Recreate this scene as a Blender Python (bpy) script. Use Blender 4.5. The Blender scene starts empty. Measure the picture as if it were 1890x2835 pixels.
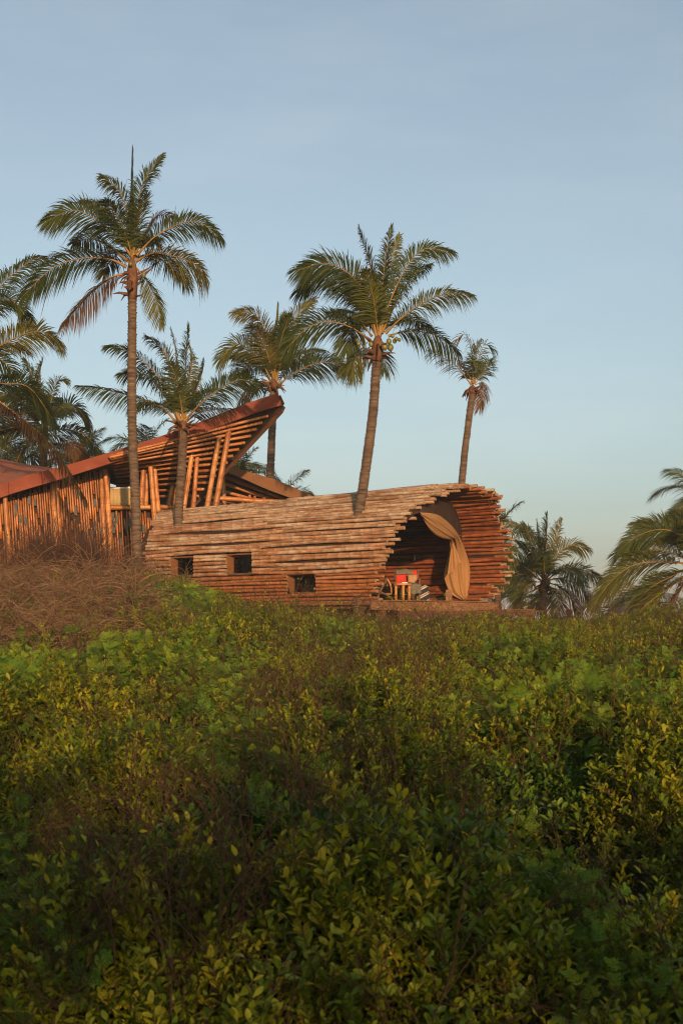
import bpy, math, random
import numpy as np
from mathutils import Vector, Matrix

# ------------------------------------------------------------------ camera, sky, sun, exposure
SC = bpy.context.scene
COL = SC.collection
EYE = 2.2                      # eye height above the low ground
FPX = 3937.5                   # focal length in pixels of the full-size photograph (50 mm, 36 mm tall frame)
HOR = 1740.0                   # horizon row in the photograph

cam_d = bpy.data.cameras.new("camera")
cam = bpy.data.objects.new("camera", cam_d); COL.objects.link(cam)
cam.location = (0, 0, EYE)
cam.rotation_euler = (math.radians(90), 0, 0)
cam_d.lens = 50; cam_d.sensor_width = 36; cam_d.sensor_fit = 'AUTO'
cam_d.shift_y = (HOR - 1417.5) / 2835
cam_d.clip_start = 0.1; cam_d.clip_end = 20000
cam_d.dof.use_dof = True
cam_d.dof.focus_distance = 32.0
cam_d.dof.aperture_fstop = 7.1
SC.camera = cam

SUN_AZ = math.radians(11)      # sun stands behind the camera, to its right
SUN_EL = math.radians(8.8)
world = bpy.data.worlds.new("World"); SC.world = world
world.use_nodes = True
nt = world.node_tree; nt.nodes.clear()
sky = nt.nodes.new('ShaderNodeTexSky'); sky.sky_type = 'NISHITA'
sky.sun_disc = False
sky.sun_elevation = SUN_EL
sky.sun_rotation = math.pi - SUN_AZ
sky.altitude = 0; sky.air_density = 1.0; sky.dust_density = 2.0; sky.ozone_density = 2.9
bg = nt.nodes.new('ShaderNodeBackground'); bg.inputs['Strength'].default_value = 0.142
wo = nt.nodes.new('ShaderNodeOutputWorld')
# thin high cirrus, only just visible
tc = nt.nodes.new('ShaderNodeTexCoord')
mp = nt.nodes.new('ShaderNodeMapping'); mp.inputs['Scale'].default_value = (2.0, 2.0, 9.0)
mp.inputs['Rotation'].default_value = (0.0, 0.22, 0.0)
nz = nt.nodes.new('ShaderNodeTexNoise'); nz.inputs['Scale'].default_value = 2.2; nz.inputs['Detail'].default_value = 6
nz.inputs['Roughness'].default_value = 0.55
cr = nt.nodes.new('ShaderNodeValToRGB')
cr.color_ramp.elements[0].position = 0.48; cr.color_ramp.elements[0].color = (0, 0, 0, 1)
cr.color_ramp.elements[1].position = 0.80; cr.color_ramp.elements[1].color = (0.09, 0.09, 0.09, 1)
mx = nt.nodes.new('ShaderNodeMix'); mx.data_type = 'RGBA'; mx.blend_type = 'MIX'
L = nt.links.new
L(tc.outputs['Generated'], mp.inputs['Vector']); L(mp.outputs['Vector'], nz.inputs['Vector'])
L(nz.outputs['Fac'], cr.inputs['Fac']); L(cr.outputs['Color'], mx.inputs[0])
hs = nt.nodes.new('ShaderNodeHueSaturation'); hs.inputs['Saturation'].default_value = 0.62   # hazy tropical air
wb = nt.nodes.new('ShaderNodeMix'); wb.data_type = 'RGBA'; wb.blend_type = 'MULTIPLY'; wb.inputs[0].default_value = 1.0
wb.inputs[7].default_value = (0.99, 1.04, 0.975, 1)
L(sky.outputs['Color'], hs.inputs['Color']); L(hs.outputs['Color'], wb.inputs[6])
L(wb.outputs[2], mx.inputs[6]); mx.inputs[7].default_value = (5.6, 5.4, 5.2, 1)
L(mx.outputs[2], bg.inputs['Color']); L(bg.outputs['Background'], wo.inputs['Surface'])

sun_d = bpy.data.lights.new("sun", 'SUN'); sun_d.energy = 4.8; sun_d.angle = math.radians(0.6)
sun_d.color = (1.0, 0.64, 0.36)
sun = bpy.data.objects.new("sun", sun_d); COL.objects.link(sun)
to_sun = Vector((math.sin(SUN_AZ) * math.cos(SUN_EL), -math.cos(SUN_AZ) * math.cos(SUN_EL), math.sin(SUN_EL)))
sun.rotation_euler = to_sun.to_track_quat('Z', 'Y').to_euler()
sun.location = to_sun * 100

SC.view_settings.view_transform = 'Standard'
SC.view_settings.look = 'None'
SC.view_settings.gamma = 1.0
SC.view_settings.use_curve_mapping = False
SC.view_settings.exposure = 0.40
SC.render.engine = 'CYCLES'
SC.cycles.use_denoising = True
SC.cycles.filter_width = 1.1
SC.cycles.sample_clamp_indirect = 4.0; SC.cycles.sample_clamp_direct = 12.0
SC.cycles.max_bounces = 6; SC.cycles.diffuse_bounces = 3; SC.cycles.glossy_bounces = 2
SC.cycles.transmission_bounces = 4; SC.cycles.transparent_max_bounces = 8; SC.cycles.volume_bounces = 0
SC.cycles.caustics_reflective = False; SC.cycles.caustics_refractive = False

# ------------------------------------------------------------------ helpers
def at(px, py, Y):
    """point at distance Y seen at photograph pixel (px, py)"""
    return Vector(((px - 945.0) / FPX * Y, Y, EYE + (HOR - py) / FPX * Y))

def nrm(v):
    n = np.linalg.norm(v, axis=-1, keepdims=True)
    return v / np.maximum(n, 1e-9)

class MB:
    """collects faces; build() links them as ONE mesh object"""
    def __init__(s): s.v = []; s.f = []; s.m = []; s.s = []; s.n = 0
    def add(s, verts, faces, mat=0, smooth=False):
        o = s.n
        s.v.append(np.asarray(verts, dtype=np.float64).reshape(-1, 3)); s.n += len(s.v[-1])
        for f in faces: s.f.append(tuple(i + o for i in f))
        s.m += [mat] * len(faces); s.s += [smooth] * len(faces)
        return s
    def box(s, lo, hi, mat=0, M=None):
        x0, y0, z0 = lo; x1, y1, z1 = hi
        V = [(x0,y0,z0),(x1,y0,z0),(x1,y1,z0),(x0,y1,z0),(x0,y0,z1),(x1,y0,z1),(x1,y1,z1),(x0,y1,z1)]
        if M is not None: V = [M @ Vector(p) for p in V]
        return s.add([tuple(p) for p in V], [(0,3,2,1),(4,5,6,7),(0,1,5,4),(1,2,6,5),(2,3,7,6),(3,0,4,7)], mat)
    def hexa(s, P, mat=0):
        """eight corners: bottom four then top four"""
        return s.add([tuple(p) for p in P], [(0,3,2,1),(4,5,6,7),(0,1,5,4),(1,2,6,5),(2,3,7,6),(3,0,4,7)], mat)
    def bar(s, a, b, w, h, mat=0, up=Vector((0,0,1))):
        a = Vector(a); b = Vector(b); d = (b - a).normalized()
        sd = d.cross(up).normalized(); u = sd.cross(d).normalized()
        P = []
        for k in (-h/2, h/2):
            for (p, e) in ((a,-1),(b,-1),(b,1),(a,1)):
                P.append(p + sd * e * w/2 + u * k)
        return s.hexa(P, mat)
    def tube(s, pts, rad, sides=8, mat=0, cap=True, smooth=True):
        P = np.asarray(pts, dtype=np.float64); n = len(P)
        R = np.broadcast_to(np.asarray(rad, dtype=np.float64), (n,))
        T = np.gradient(P, axis=0); T = nrm(T)
        ref = np.array([0,0,1.0]) if abs(T[0][2]) < 0.9 else np.array([1.0,0,0])
        U = np.zeros_like(P); u = ref - T[0] * ref.dot(T[0]); u /= np.linalg.norm(u)
        for i in range(n):
            u = u - T[i] * u.dot(T[i]); u /= max(np.linalg.norm(u), 1e-9); U[i] = u
        W = np.cross(T, U)
        a = np.arange(sides) / sides * 2 * math.pi
        V = P[:,None,:] + R[:,None,None] * (np.cos(a)[None,:,None] * U[:,None,:] + np.sin(a)[None,:,None] * W[:,None,:])
        V = V.reshape(-1, 3); F = []
        for i in range(n - 1):
            for j in range(sides):
                k = (j + 1) % sides
                F.append((i*sides+j, i*sides+k, (i+1)*sides+k, (i+1)*sides+j))
        s.add(V, F, mat, smooth)
        if cap:
            o = s.n - len(V)
            s.f.append(tuple(o + j for j in reversed(range(sides)))); s.m.append(mat); s.s.append(False)
            s.f.append(tuple(o + (n-1)*sides + j for j in range(sides))); s.m.append(mat); s.s.append(False)
        return s
    def grid(s, G, mat=0, smooth=True, skip=None):
        """G: array (rows, cols, 3)"""
        G = np.asarray(G, dtype=np.float64); r, c = G.shape[:2]; F = []
        for i in range(r - 1):
            for j in range(c - 1):
                if skip is not None and skip(i, j): continue
                F.append((i*c+j, i*c+j+1, (i+1)*c+j+1, (i+1)*c+j))
        return s.add(G.reshape(-1, 3), F, mat, smooth)
    def ball(s, c, r, mat=0, seg=10, rings=7, sq=(1,1,1)):
        V = []; F = []
        for i in range(rings + 1):
            t = math.pi * i / rings
            for j in range(seg):
                p = 2 * math.pi * j / seg
                V.append((c[0] + r*sq[0]*math.sin(t)*math.cos(p), c[1] + r*sq[1]*math.sin(t)*math.sin(p), c[2] + r*sq[2]*math.cos(t)))
        for i in range(rings):
            for j in range(seg):
                k = (j+1) % seg
                F.append((i*seg+j, (i+1)*seg+j, (i+1)*seg+k, i*seg+k))
        return s.add(V, F, mat, True)
    def mesh(s, name, mats, origin=(0,0,0)):
        me = bpy.data.meshes.new(name)
        V = np.concatenate(s.v) - np.asarray(origin, dtype=np.float64)
        me.from_pydata(V.tolist(), [], s.f)
        for m in (mats if isinstance(mats, (list, tuple)) else [mats]): me.materials.append(m)
        me.polygons.foreach_set('material_index', np.array(s.m, dtype=np.int32))
        me.polygons.foreach_set('use_smooth', np.array(s.s, dtype=bool))
        me.update()
        return me
    def build(s, name, mats, parent=None, origin=None):
        """vertices are in world space; parent sits at a plain translation"""
        if origin is None:
            origin = world_loc(parent) if parent is not None else (0, 0, 0)
        o = bpy.data.objects.new(name, s.mesh(name, mats, origin)); COL.objects.link(o)
        if parent is not None: o.parent = parent
        elif tuple(origin) != (0, 0, 0): o.location = origin
        return o

def world_loc(o):
    p = Vector((0, 0, 0))
    while o is not None:
        p = p + Vector(o.location); o = o.parent
    return p

def tag(o, label=None, cat=None, group=None, kind=None):
    if label: o['label'] = label
    if cat: o['category'] = cat
    if group: o['group'] = group
    if kind: o['kind'] = kind
    return o

def empty(name, loc, label, cat, group=None):
    o = bpy.data.objects.new(name, None); COL.objects.link(o); o.location = loc
    o.empty_display_size = 0.2
    return tag(o, label, cat, group)

# ------------------------------------------------------------------ materials
def new_mat(name):
    m = bpy.data.materials.new(name); m.use_nodes = True
    t = m.node_tree; t.nodes.clear()
    out = t.nodes.new('ShaderNodeOutputMaterial')
    b = t.nodes.new('ShaderNodeBsdfPrincipled')
    t.links.new(b.outputs[0], out.inputs['Surface'])
    return m, t, b, out

def ramp(t, stops, fac):
    r = t.nodes.new('ShaderNodeValToRGB'); e = r.color_ramp.elements
    while len(e) > 1: e.remove(e[-1])
    e[0].position = stops[0][0]; e[0].color = (*stops[0][1], 1)
    for p, c in stops[1:]:
        k = e.new(p); k.color = (*c, 1)
    t.links.new(fac, r.inputs['Fac'])
    return r

def noise(t, scale, detail=4, stretch=(1,1,1), coord='Object', rough=0.55):
    c = t.nodes.new('ShaderNodeTexCoord'); m = t.nodes.new('ShaderNodeMapping')
    m.inputs['Scale'].default_value = stretch
    n = t.nodes.new('ShaderNodeTexNoise'); n.inputs['Scale'].default_value = scale
    n.inputs['Detail'].default_value = detail; n.inputs['Roughness'].default_value = rough
    t.links.new(c.outputs[coord], m.inputs['Vector']); t.links.new(m.outputs['Vector'], n.inputs['Vector'])
    return n

def mixc(t, fac, a, b, blend='MIX'):
    m = t.nodes.new('ShaderNodeMix'); m.data_type = 'RGBA'; m.blend_type = blend
    for sock, val in ((m.inputs[0], fac), (m.inputs[6], a), (m.inputs[7], b)):
        if hasattr(val, 'is_output'): t.links.new(val, sock)
        elif isinstance(val, (tuple, list)): sock.default_value = (*val, 1)
        else: sock.default_value = val
    return m.outputs[2]

def bump(t, b, fac, strength, dist=0.02):
    n = t.nodes.new('ShaderNodeBump'); n.inputs['Strength'].default_value = strength; n.inputs['Distance'].default_value = dist
    t.links.new(fac, n.inputs['Height']); t.links.new(n.outputs['Normal'], b.inputs['Normal'])

def plain_mat(name, stops, scale=3.0, rough=0.8, stretch=(1,1,1), bumps=0.2, detail=5, spec=0.25):
    m, t, b, o = new_mat(name)
    n = noise(t, scale, detail, stretch)
    r = ramp(t, stops, n.outputs['Fac'])
    t.links.new(r.outputs['Color'], b.inputs['Base Color'])
    b.inputs['Roughness'].default_value = rough
    b.inputs['Specular IOR Level'].default_value = spec
    if bumps: bump(t, b, n.outputs['Fac'], bumps)
    return m

def bamboo_mat(name, dark, weather, rough=0.6):
    """Object colour (weathering of each pole) streaked along the pole, darker at the nodes, pale flakes"""
    m, t, b, o = new_mat(name)
    oi = t.nodes.new('ShaderNodeObjectInfo')
    c = t.nodes.new('ShaderNodeTexCoord')
    add = t.nodes.new('ShaderNodeVectorMath'); add.operation = 'ADD'
    mul = t.nodes.new('ShaderNodeMath'); mul.operation = 'MULTIPLY'; mul.inputs[1].default_value = 57.0
    t.links.new(oi.outputs['Random'], mul.inputs[0])
    t.links.new(c.outputs['Object'], add.inputs[0]); t.links.new(mul.outputs[0], add.inputs[1])
    def nz(scale, st, det=5, rg=0.6):
        mp = t.nodes.new('ShaderNodeMapping'); mp.inputs['Scale'].default_value = st
        n = t.nodes.new('ShaderNodeTexNoise'); n.inputs['Scale'].default_value = scale
        n.inputs['Detail'].default_value = det; n.inputs['Roughness'].default_value = rg
        t.links.new(add.outputs[0], mp.inputs['Vector']); t.links.new(mp.outputs['Vector'], n.inputs['Vector'])
        return n.outputs['Fac']
    n1 = nz(2.2, (0.55, 5, 5))           # long streaks
    n2 = nz(1.0, (0.9, 2, 2), 3)         # broad patches
    n3 = nz(9.0, (0.8, 3, 3), 4)         # flakes
    base = mixc(t, ramp(t, [(0.36, (0,0,0)), (0.66, (1,1,1))], n1).outputs['Color'], dark, oi.outputs['Color'])
    pale = mixc(t, ramp(t, [(0.47, (0,0,0)), (0.68, (weather,)*3)], n2).outputs['Color'], base, (0.46, 0.36, 0.255))
    fl = mixc(t, ramp(t, [(0.60, (0,0,0)), (0.67, (weather*0.9,)*3)], n3).outputs['Color'], pale, (0.55, 0.43, 0.32))
    stain = mixc(t, ramp(t, [(0.30, (0.75,)*3), (0.42, (0,0,0))], n3).outputs['Color'], fl, (0.07, 0.035, 0.02))
    # node rings along local x every 0.38 m
    sp = t.nodes.new('ShaderNodeSeparateXYZ'); t.links.new(c.outputs['Object'], sp.inputs[0])
    dv = t.nodes.new('ShaderNodeMath'); dv.operation = 'DIVIDE'; dv.inputs[1].default_value = 0.38
    fr = t.nodes.new('ShaderNodeMath'); fr.operation = 'PINGPONG'; fr.inputs[1].default_value = 0.5
    t.links.new(sp.outputs['X'], dv.inputs[0]); t.links.new(dv.outputs[0], fr.inputs[0])
    ring = ramp(t, [(0.0, (0.5,)*3), (0.03, (0.3,)*3), (0.06, (0,0,0))], fr.outputs[0])
    fin = mixc(t, ring.outputs['Color'], stain, mixc(t, 0.65, stain, (0.03, 0.015, 0.01)))
    t.links.new(fin, b.inputs['Base Color'])
    b.inputs['Roughness'].default_value = rough
    b.inputs['Specular IOR Level'].default_value = 0.3
    bump(t, b, n3, 0.35, 0.012)
    return m

def leaf_mat(name, stops, trans=0.35, rough=0.45, tint=(1.0, 1.0, 0.6)):
    """leaf: colour varies from sprig to sprig and over the patch; part of the light goes through"""
    m, t, b, o = new_mat(name)
    oi = t.nodes.new('ShaderNodeObjectInfo')
    n = noise(t, 14.0, 2, coord='Object')
    n2 = noise(t, 0.55, 3, coord='Object')
    mm = t.nodes.new('ShaderNodeMath'); mm.operation = 'MULTIPLY_ADD'
    t.links.new(n.outputs['Fac'], mm.inputs[0]); mm.inputs[1].default_value = 0.75
    ms = t.nodes.new('ShaderNodeMath'); ms.operation = 'MULTIPLY_ADD'; ms.inputs[1].default_value = 0.62; ms.inputs[2].default_value = -0.19
    t.links.new(oi.outputs['Random'], ms.inputs[0]); t.links.new(ms.outputs[0], mm.inputs[2])
    r = ramp(t, stops, mm.outputs[0])
    t.links.new(r.outputs['Color'], b.inputs['Base Color'])
    b.inputs['Roughness'].default_value = rough; b.inputs['Specular IOR Level'].default_value = 0.18
    tr = t.nodes.new('ShaderNodeBsdfTranslucent')
    t.links.new(mixc(t, 1.0, r.outputs['Color'], tint, 'MULTIPLY'), tr.inputs['Color'])
    ad = t.nodes.new('ShaderNodeMixShader'); ad.inputs[0].default_value = trans
    t.links.new(b.outputs[0], ad.inputs[1]); t.links.new(tr.outputs[0], ad.inputs[2])
    t.links.new(ad.outputs[0], o.inputs['Surface'])
    return m

M = {}
M['bamboo'] = bamboo_mat('weathered_bamboo', (0.17, 0.066, 0.022), 0.7)
M['cane'] = bamboo_mat('lacquered_bamboo', (0.22, 0.066, 0.015), 0.10, 0.42)
M['inner'] = bamboo_mat('red_lacquered_bamboo', (0.11, 0.028, 0.009), 0.05, 0.45)
M['dark'] = plain_mat('dark_lining', [(0.3, (0.020, 0.011, 0.007)), (0.7, (0.045, 0.022, 0.012))], 4, 0.9)  # dark brown, also standing in for shade inside and behind the canes
M['fascia'] = plain_mat('terracotta_fascia', [(0.25, (0.115, 0.022, 0.010)), (0.45, (0.16, 0.034, 0.014)), (0.6, (0.175, 0.040, 0.017)), (0.78, (0.20, 0.060, 0.030))], 1.6, 0.75, (1, 1, 1.6), 0.25)
M['roof'] = plain_mat('terracotta_roof_lightened', [(0.25, (0.20, 0.058, 0.022)), (0.5, (0.28, 0.082, 0.032)), (0.75, (0.32, 0.11, 0.05))], 1.2, 0.85, (1, 2.5, 1), 0.25)  # fascia red made lighter and warmer to offset blue skylight on top
M['fascia2'] = plain_mat('ochre_fascia', [(0.25, (0.11, 0.043, 0.013)), (0.75, (0.165, 0.068, 0.021))], 1.4, 0.75, (1, 1, 1.6), 0.15)
M['beam'] = plain_mat('brown_beam', [(0.3, (0.07, 0.03, 0.014)), (0.7, (0.125, 0.058, 0.027))], 5, 0.7, (1, 1, 4), 0.3)
M['deck'] = plain_mat('deck_wood', [(0.3, (0.11, 0.048, 0.019)), (0.55, (0.17, 0.080, 0.033)), (0.75, (0.26, 0.14, 0.065))], 6, 0.75, (1, 1, 8), 0.35)
M['jamb'] = plain_mat('window_jamb', [(0.3, (0.13, 0.05, 0.018)), (0.7, (0.19, 0.08, 0.03))], 8, 0.6, (1, 1, 4), 0.2)
M['cloth'] = plain_mat('tan_curtain', [(0.3, (0.23, 0.112, 0.040)), (0.7, (0.28, 0.14, 0.052))], 30, 0.9, (1, 1, 1), 0.05)
M['blind'] = plain_mat('cream_blind', [(0.35, (0.32, 0.22, 0.10)), (0.65, (0.37, 0.26, 0.12))], 10, 0.9, (30, 1, 1), 0.1)
M['soil'] = plain_mat('sandy_soil', [(0.3, (0.035, 0.024, 0.014)), (0.6, (0.06, 0.042, 0.025)), (0.8, (0.09, 0.07, 0.04))], 1.5, 0.95)
M['trunk'] = plain_mat('palm_trunk', [(0.3, (0.035, 0.021, 0.012)), (0.45, (0.075, 0.044, 0.026)), (0.6, (0.105, 0.070, 0.042)), (0.75, (0.17, 0.12, 0.075))], 4, 0.9, (0.7, 0.7, 5), 0.6)
M['boot'] = plain_mat('palm_fibre', [(0.25, (0.05, 0.02, 0.009)), (0.5, (0.10, 0.042, 0.018)), (0.75, (0.17, 0.08, 0.037))], 9, 0.9, (1, 1, 0.4), 0.5)
M['coconut'] = plain_mat('green_coconut', [(0.3, (0.08, 0.085, 0.015)), (0.7, (0.15, 0.13, 0.025))], 6, 0.45, (1, 1, 1), 0.1, spec=0.4)
M['thatch'] = plain_mat('grey_thatch', [(0.3, (0.055, 0.043, 0.035)), (0.55, (0.11, 0.09, 0.072)), (0.75, (0.17, 0.14, 0.11))], 9, 0.95, (3, 3, 0.8), 0.7)
M['hill'] = plain_mat('far_hill', [(0.3, (0.05, 0.06, 0.045)), (0.7, (0.09, 0.09, 0.065))], 0.01, 0.95, bumps=0)
M['twig'] = plain_mat('brown_twig', [(0.3, (0.035, 0.016, 0.008)), (0.7, (0.085, 0.042, 0.021))], 20, 0.85, bumps=0)
M['dry'] = plain_mat('dry_stem', [(0.25, (0.07, 0.032, 0.014)), (0.5, (0.15, 0.082, 0.039)), (0.75, (0.30, 0.20, 0.11))], 2.0, 0.85, bumps=0)
M['leaf'] = leaf_mat('scrub_leaf', [(0.0, (0.030, 0.058, 0.004)), (0.28, (0.074, 0.112, 0.007)), (0.55, (0.150, 0.172, 0.009)), (0.80, (0.24, 0.225, 0.012)), (0.93, (0.34, 0.235, 0.016)), (0.985, (0.30, 0.12, 0.03)), (1.0, (0.22, 0.05, 0.02))], 0.24)
M['leaf_green'] = leaf_mat('green_leaf', [(0.0, (0.022, 0.050, 0.006)), (0.35, (0.050, 0.100, 0.010)), (0.65, (0.095, 0.150, 0.013)), (0.9, (0.16, 0.19, 0.015)), (1.0, (0.25, 0.19, 0.02))], 0.24)
M['fern'] = leaf_mat('feathery_leaf', [(0.0, (0.030, 0.085, 0.010)), (0.4, (0.080, 0.155, 0.014)), (0.75, (0.16, 0.22, 0.016)), (1.0, (0.22, 0.23, 0.02))], 0.24, 0.7)
M['frond'] = leaf_mat('palm_leaflet', [(0.0, (0.018, 0.030, 0.006)), (0.35, (0.036, 0.050, 0.009)), (0.68, (0.072, 0.078, 0.012)), (0.92, (0.14, 0.105, 0.017)), (1.0, (0.19, 0.09, 0.02))], 0.16, 0.55)
M['frond_dry'] = leaf_mat('dry_palm_leaflet', [(0.0, (0.035, 0.026, 0.010)), (0.4, (0.08, 0.042, 0.015)), (0.75, (0.13, 0.065, 0.024)), (1.0, (0.17, 0.09, 0.036))], 0.25, 0.6, (1.0, 0.85, 0.6))
M['rachis'] = plain_mat('palm_midrib', [(0.3, (0.14, 0.085, 0.018)), (0.7, (0.25, 0.125, 0.024))], 3, 0.5, bumps=0)
M['rachis_dry'] = plain_mat('dry_palm_midrib', [(0.3, (0.22, 0.11, 0.04)), (0.7, (0.32, 0.17, 0.07))], 3, 0.6, bumps=0)
M['red'] = plain_mat('red_canvas', [(0.3, (0.36, 0.025, 0.012)), (0.7, (0.42, 0.035, 0.018))], 20, 0.85, bumps=0.05)
M['tan'] = plain_mat('tan_cushion', [(0.3, (0.28, 0.15, 0.065)), (0.7, (0.33, 0.19, 0.09))], 20, 0.9, bumps=0.05)
M['grey'] = plain_mat('grey_wool', [(0.3, (0.085, 0.068, 0.047)), (0.7, (0.15, 0.118, 0.08))], 30, 0.95, bumps=0.2)
M['black'] = plain_mat('black_wool', [(0.3, (0.010, 0.009, 0.008)), (0.7, (0.022, 0.018, 0.015))], 30, 0.95, bumps=0.2)
M['white'] = plain_mat('white_wool', [(0.3, (0.50, 0.43, 0.34)), (0.7, (0.60, 0.52, 0.42))], 30, 0.95, bumps=0.2)
M['leather'] = plain_mat('tan_leather', [(0.3, (0.30, 0.12, 0.05)), (0.7, (0.38, 0.17, 0.08))], 9, 0.55, bumps=0.1)
M['stoolwood'] = plain_mat('golden_bamboo', [(0.3, (0.28, 0.125, 0.03)), (0.7, (0.36, 0.175, 0.045))], 6, 0.45, (4, 4, 1), 0.1)
M['rope'] = plain_mat('rope', [(0.3, (0.22, 0.14, 0.08)), (0.7, (0.32, 0.22, 0.13))], 30, 0.9)
M['wallgap'] = plain_mat('cane_gap_shade', [(0.3, (0.04, 0.04, 0.036)), (0.7, (0.08, 0.08, 0.07))], 6, 0.6)  # dark grey that paints the shaded gaps of the cane wall
m, t, b, o = new_mat('dark_glass')
g = t.nodes.new('ShaderNodeBsdfGlossy'); g.inputs['Roughness'].default_value = 0.04; g.inputs['Color'].default_value = (0.8, 0.82, 0.85, 1)
tp = t.nodes.new('ShaderNodeBsdfTransparent'); tp.inputs['Color'].default_value = (0.55, 0.55, 0.52, 1)
fr = t.nodes.new('ShaderNodeFresnel'); fr.inputs['IOR'].default_value = 1.45
mxs = t.nodes.new('ShaderNodeMixShader')
t.links.new(fr.outputs[0], mxs.inputs[0]); t.links.new(tp.outputs[0], mxs.inputs[1]); t.links.new(g.outputs[0], mxs.inputs[2])
t.links.new(mxs.outputs[0], o.inputs['Surface']); t.nodes.remove(b)
M['glass'] = m

# ------------------------------------------------------------------ ground, hills
rng = np.random.default_rng(11)
random.seed(11)

_py = np.array([-40, 2.0, 4.0, 5.0, 5.8, 9.0, 13.0, 18.0, 26.0, 34.0, 38.0, 42.0, 60.0, 90.0, 6000.0])
_pz = np.array([-1.9, -1.9, -1.70, -1.40, -1.16, -0.78, -0.62, -0.47, -0.14, 0.20, 0.24, 0.10, -2.1, -2.6, -2.6])
_bx = np.array([-40, -12, -9.0, -6.0, -4.4, -3.4, -2.4, -1.2, 0.0, 9.0, 40])
_bz = np.array([1.5, 1.5, 1.35, 1.05, 0.95, 0.70, 0.44, 0.20, 0.02, -0.10, -0.04])
def sstep(a, b, x):
    t = np.clip((x - a) / (b - a), 0, 1); return t * t * (3 - 2 * t)
def canopy(x, y):
    """height of the top of the scrub (world z)"""
    x = np.asarray(x, dtype=np.float64); y = np.asarray(y, dtype=np.float64)
    z = np.interp(y, _py, _pz) + EYE
    w = sstep(17, 36, y) * (1 - sstep(48, 70, y))
    return z + w * np.interp(x * 37.0 / np.maximum(y, 20), _bx, _bz)
def ground_z(x, y):
    return canopy(x, y) - np.where(np.asarray(y) < 45, 0.75, 0.55)

ys = np.concatenate([np.linspace(-40, 2, 12), np.linspace(3, 60, 58), np.array([65, 72, 80, 90, 120, 200, 400, 900, 2000, 5200])])
xs = np.concatenate([[-3000, -1500, -500, -200, -90, -50], np.linspace(-30, 30, 61), [50, 90, 200, 500, 1500, 3000]])
GX, GY = np.meshgrid(xs, ys)
GZ = ground_z(GX, GY)
mb = MB(); mb.grid(np.stack([GX, GY, GZ], -1), 0, True)
g = mb.build('ground', M['soil']); tag(g, 'sandy soil beneath the coastal scrub', None, kind='structure')

def ridge(name, y0, x0, x1, hmax, seed, label):
    r = np.random.default_rng(seed); n = 60
    X = np.linspace(x0, x1, n); t = np.linspace(0, 1, n)
    H = hmax * (np.sin(t * math.pi) ** 0.8) * (0.72 + 0.28 * np.interp(t, np.linspace(0, 1, 9), r.random(9)))
    H += hmax * 0.06 * np.interp(t, np.linspace(0, 1, 30), r.random(30)) * np.sin(t * math.pi)
    rows = []
    for f, hy in ((0.0, -500), (0.45, -250), (0.8, -90), (1.0, 0), (0.75, 160), (0.0, 520)):
        rows.append(np.stack([X, np.full(n, y0 + hy), -3 + H * f + (0 if f in (0, 1) else 1) * hmax * 0.05 * np.interp(t, np.linspace(0, 1, 25), r.random(25))], -1))
    b_ = MB(); b_.grid(np.array(rows), 0, True)
    return tag(b_.build(name, M['hill']), label, None, kind='structure')
ridge('hills', 3600, 520, 1050, 34, 3, 'low blue hills far off behind the palms')
ridge('hills', 4500, 300, 2600, 22, 5, 'long faint ridge on the horizon')

# ------------------------------------------------------------------ bamboo poles
def pole_mesh(Lm, r, sides=8, hollow=True, seed=0, bend=0.01, spacing=0.38, taper=0.06, off=0.0):
    """bamboo culm along local +x with swollen nodes and open ends"""
    rr = random.Random(seed)
    xs_ = [0.0]
    x = spacing - off
    prof = [(0.0, 1.0)]
    while x < Lm - 0.04:
        if x > 0.04:
            prof += [(x - 0.022, 0.97), (x, 1.085), (x + 0.022, 0.99)]
        x += spacing
    prof.append((Lm, 0.98))
    X = np.array([p[0] for p in prof]); F = np.array([p[1] for p in prof]) * (1 - taper * X / max(Lm, 0.1)) * r
    a1, a2, p1 = rr.uniform(-bend, bend) * Lm ** 0.6, rr.uniform(-bend, bend) * Lm ** 0.6, rr.uniform(0, 6)
    Yc = a1 * np.sin(X / Lm * math.pi) + a1 * 0.4 * np.sin(X * 1.7 + p1)
    Zc = a2 * np.sin(X / Lm * math.pi) + a2 * 0.4 * np.sin(X * 1.3 + p1 * 2)
    P = np.stack([X + off, Yc, Zc], -1)
    b_ = MB(); b_.tube(P, F, sides, 0, cap=not hollow)
    if hollow:
        n = len(P); o = 0
        for end in (0, n - 1):
            c = P[end]; rad = F[end]; d = 0.09 if end == 0 else -0.09
            a = np.arange(sides) / sides * 2 * math.pi
            base = np.array(b_.v[0][end*sides:(end+1)*sides])
            inner = c + (base - c) * 0.66
            deep = inner + np.array([d, 0, 0])
            V = np.concatenate([base, inner, deep]); FF = []
            for j in range(sides):
                k2 = (j + 1) % sides
                q1 = (j, k2, sides + k2, sides + j); q2 = (sides + j, sides + k2, 2*sides + k2, 2*sides + j)
                if end == 0: q1 = q1[::-1]; q2 = q2[::-1]
                FF += [q1, q2]
            FF.append(tuple(range(2*sides, 3*sides)))
            b_.add(V, FF, 1, False)
    return b_

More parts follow.
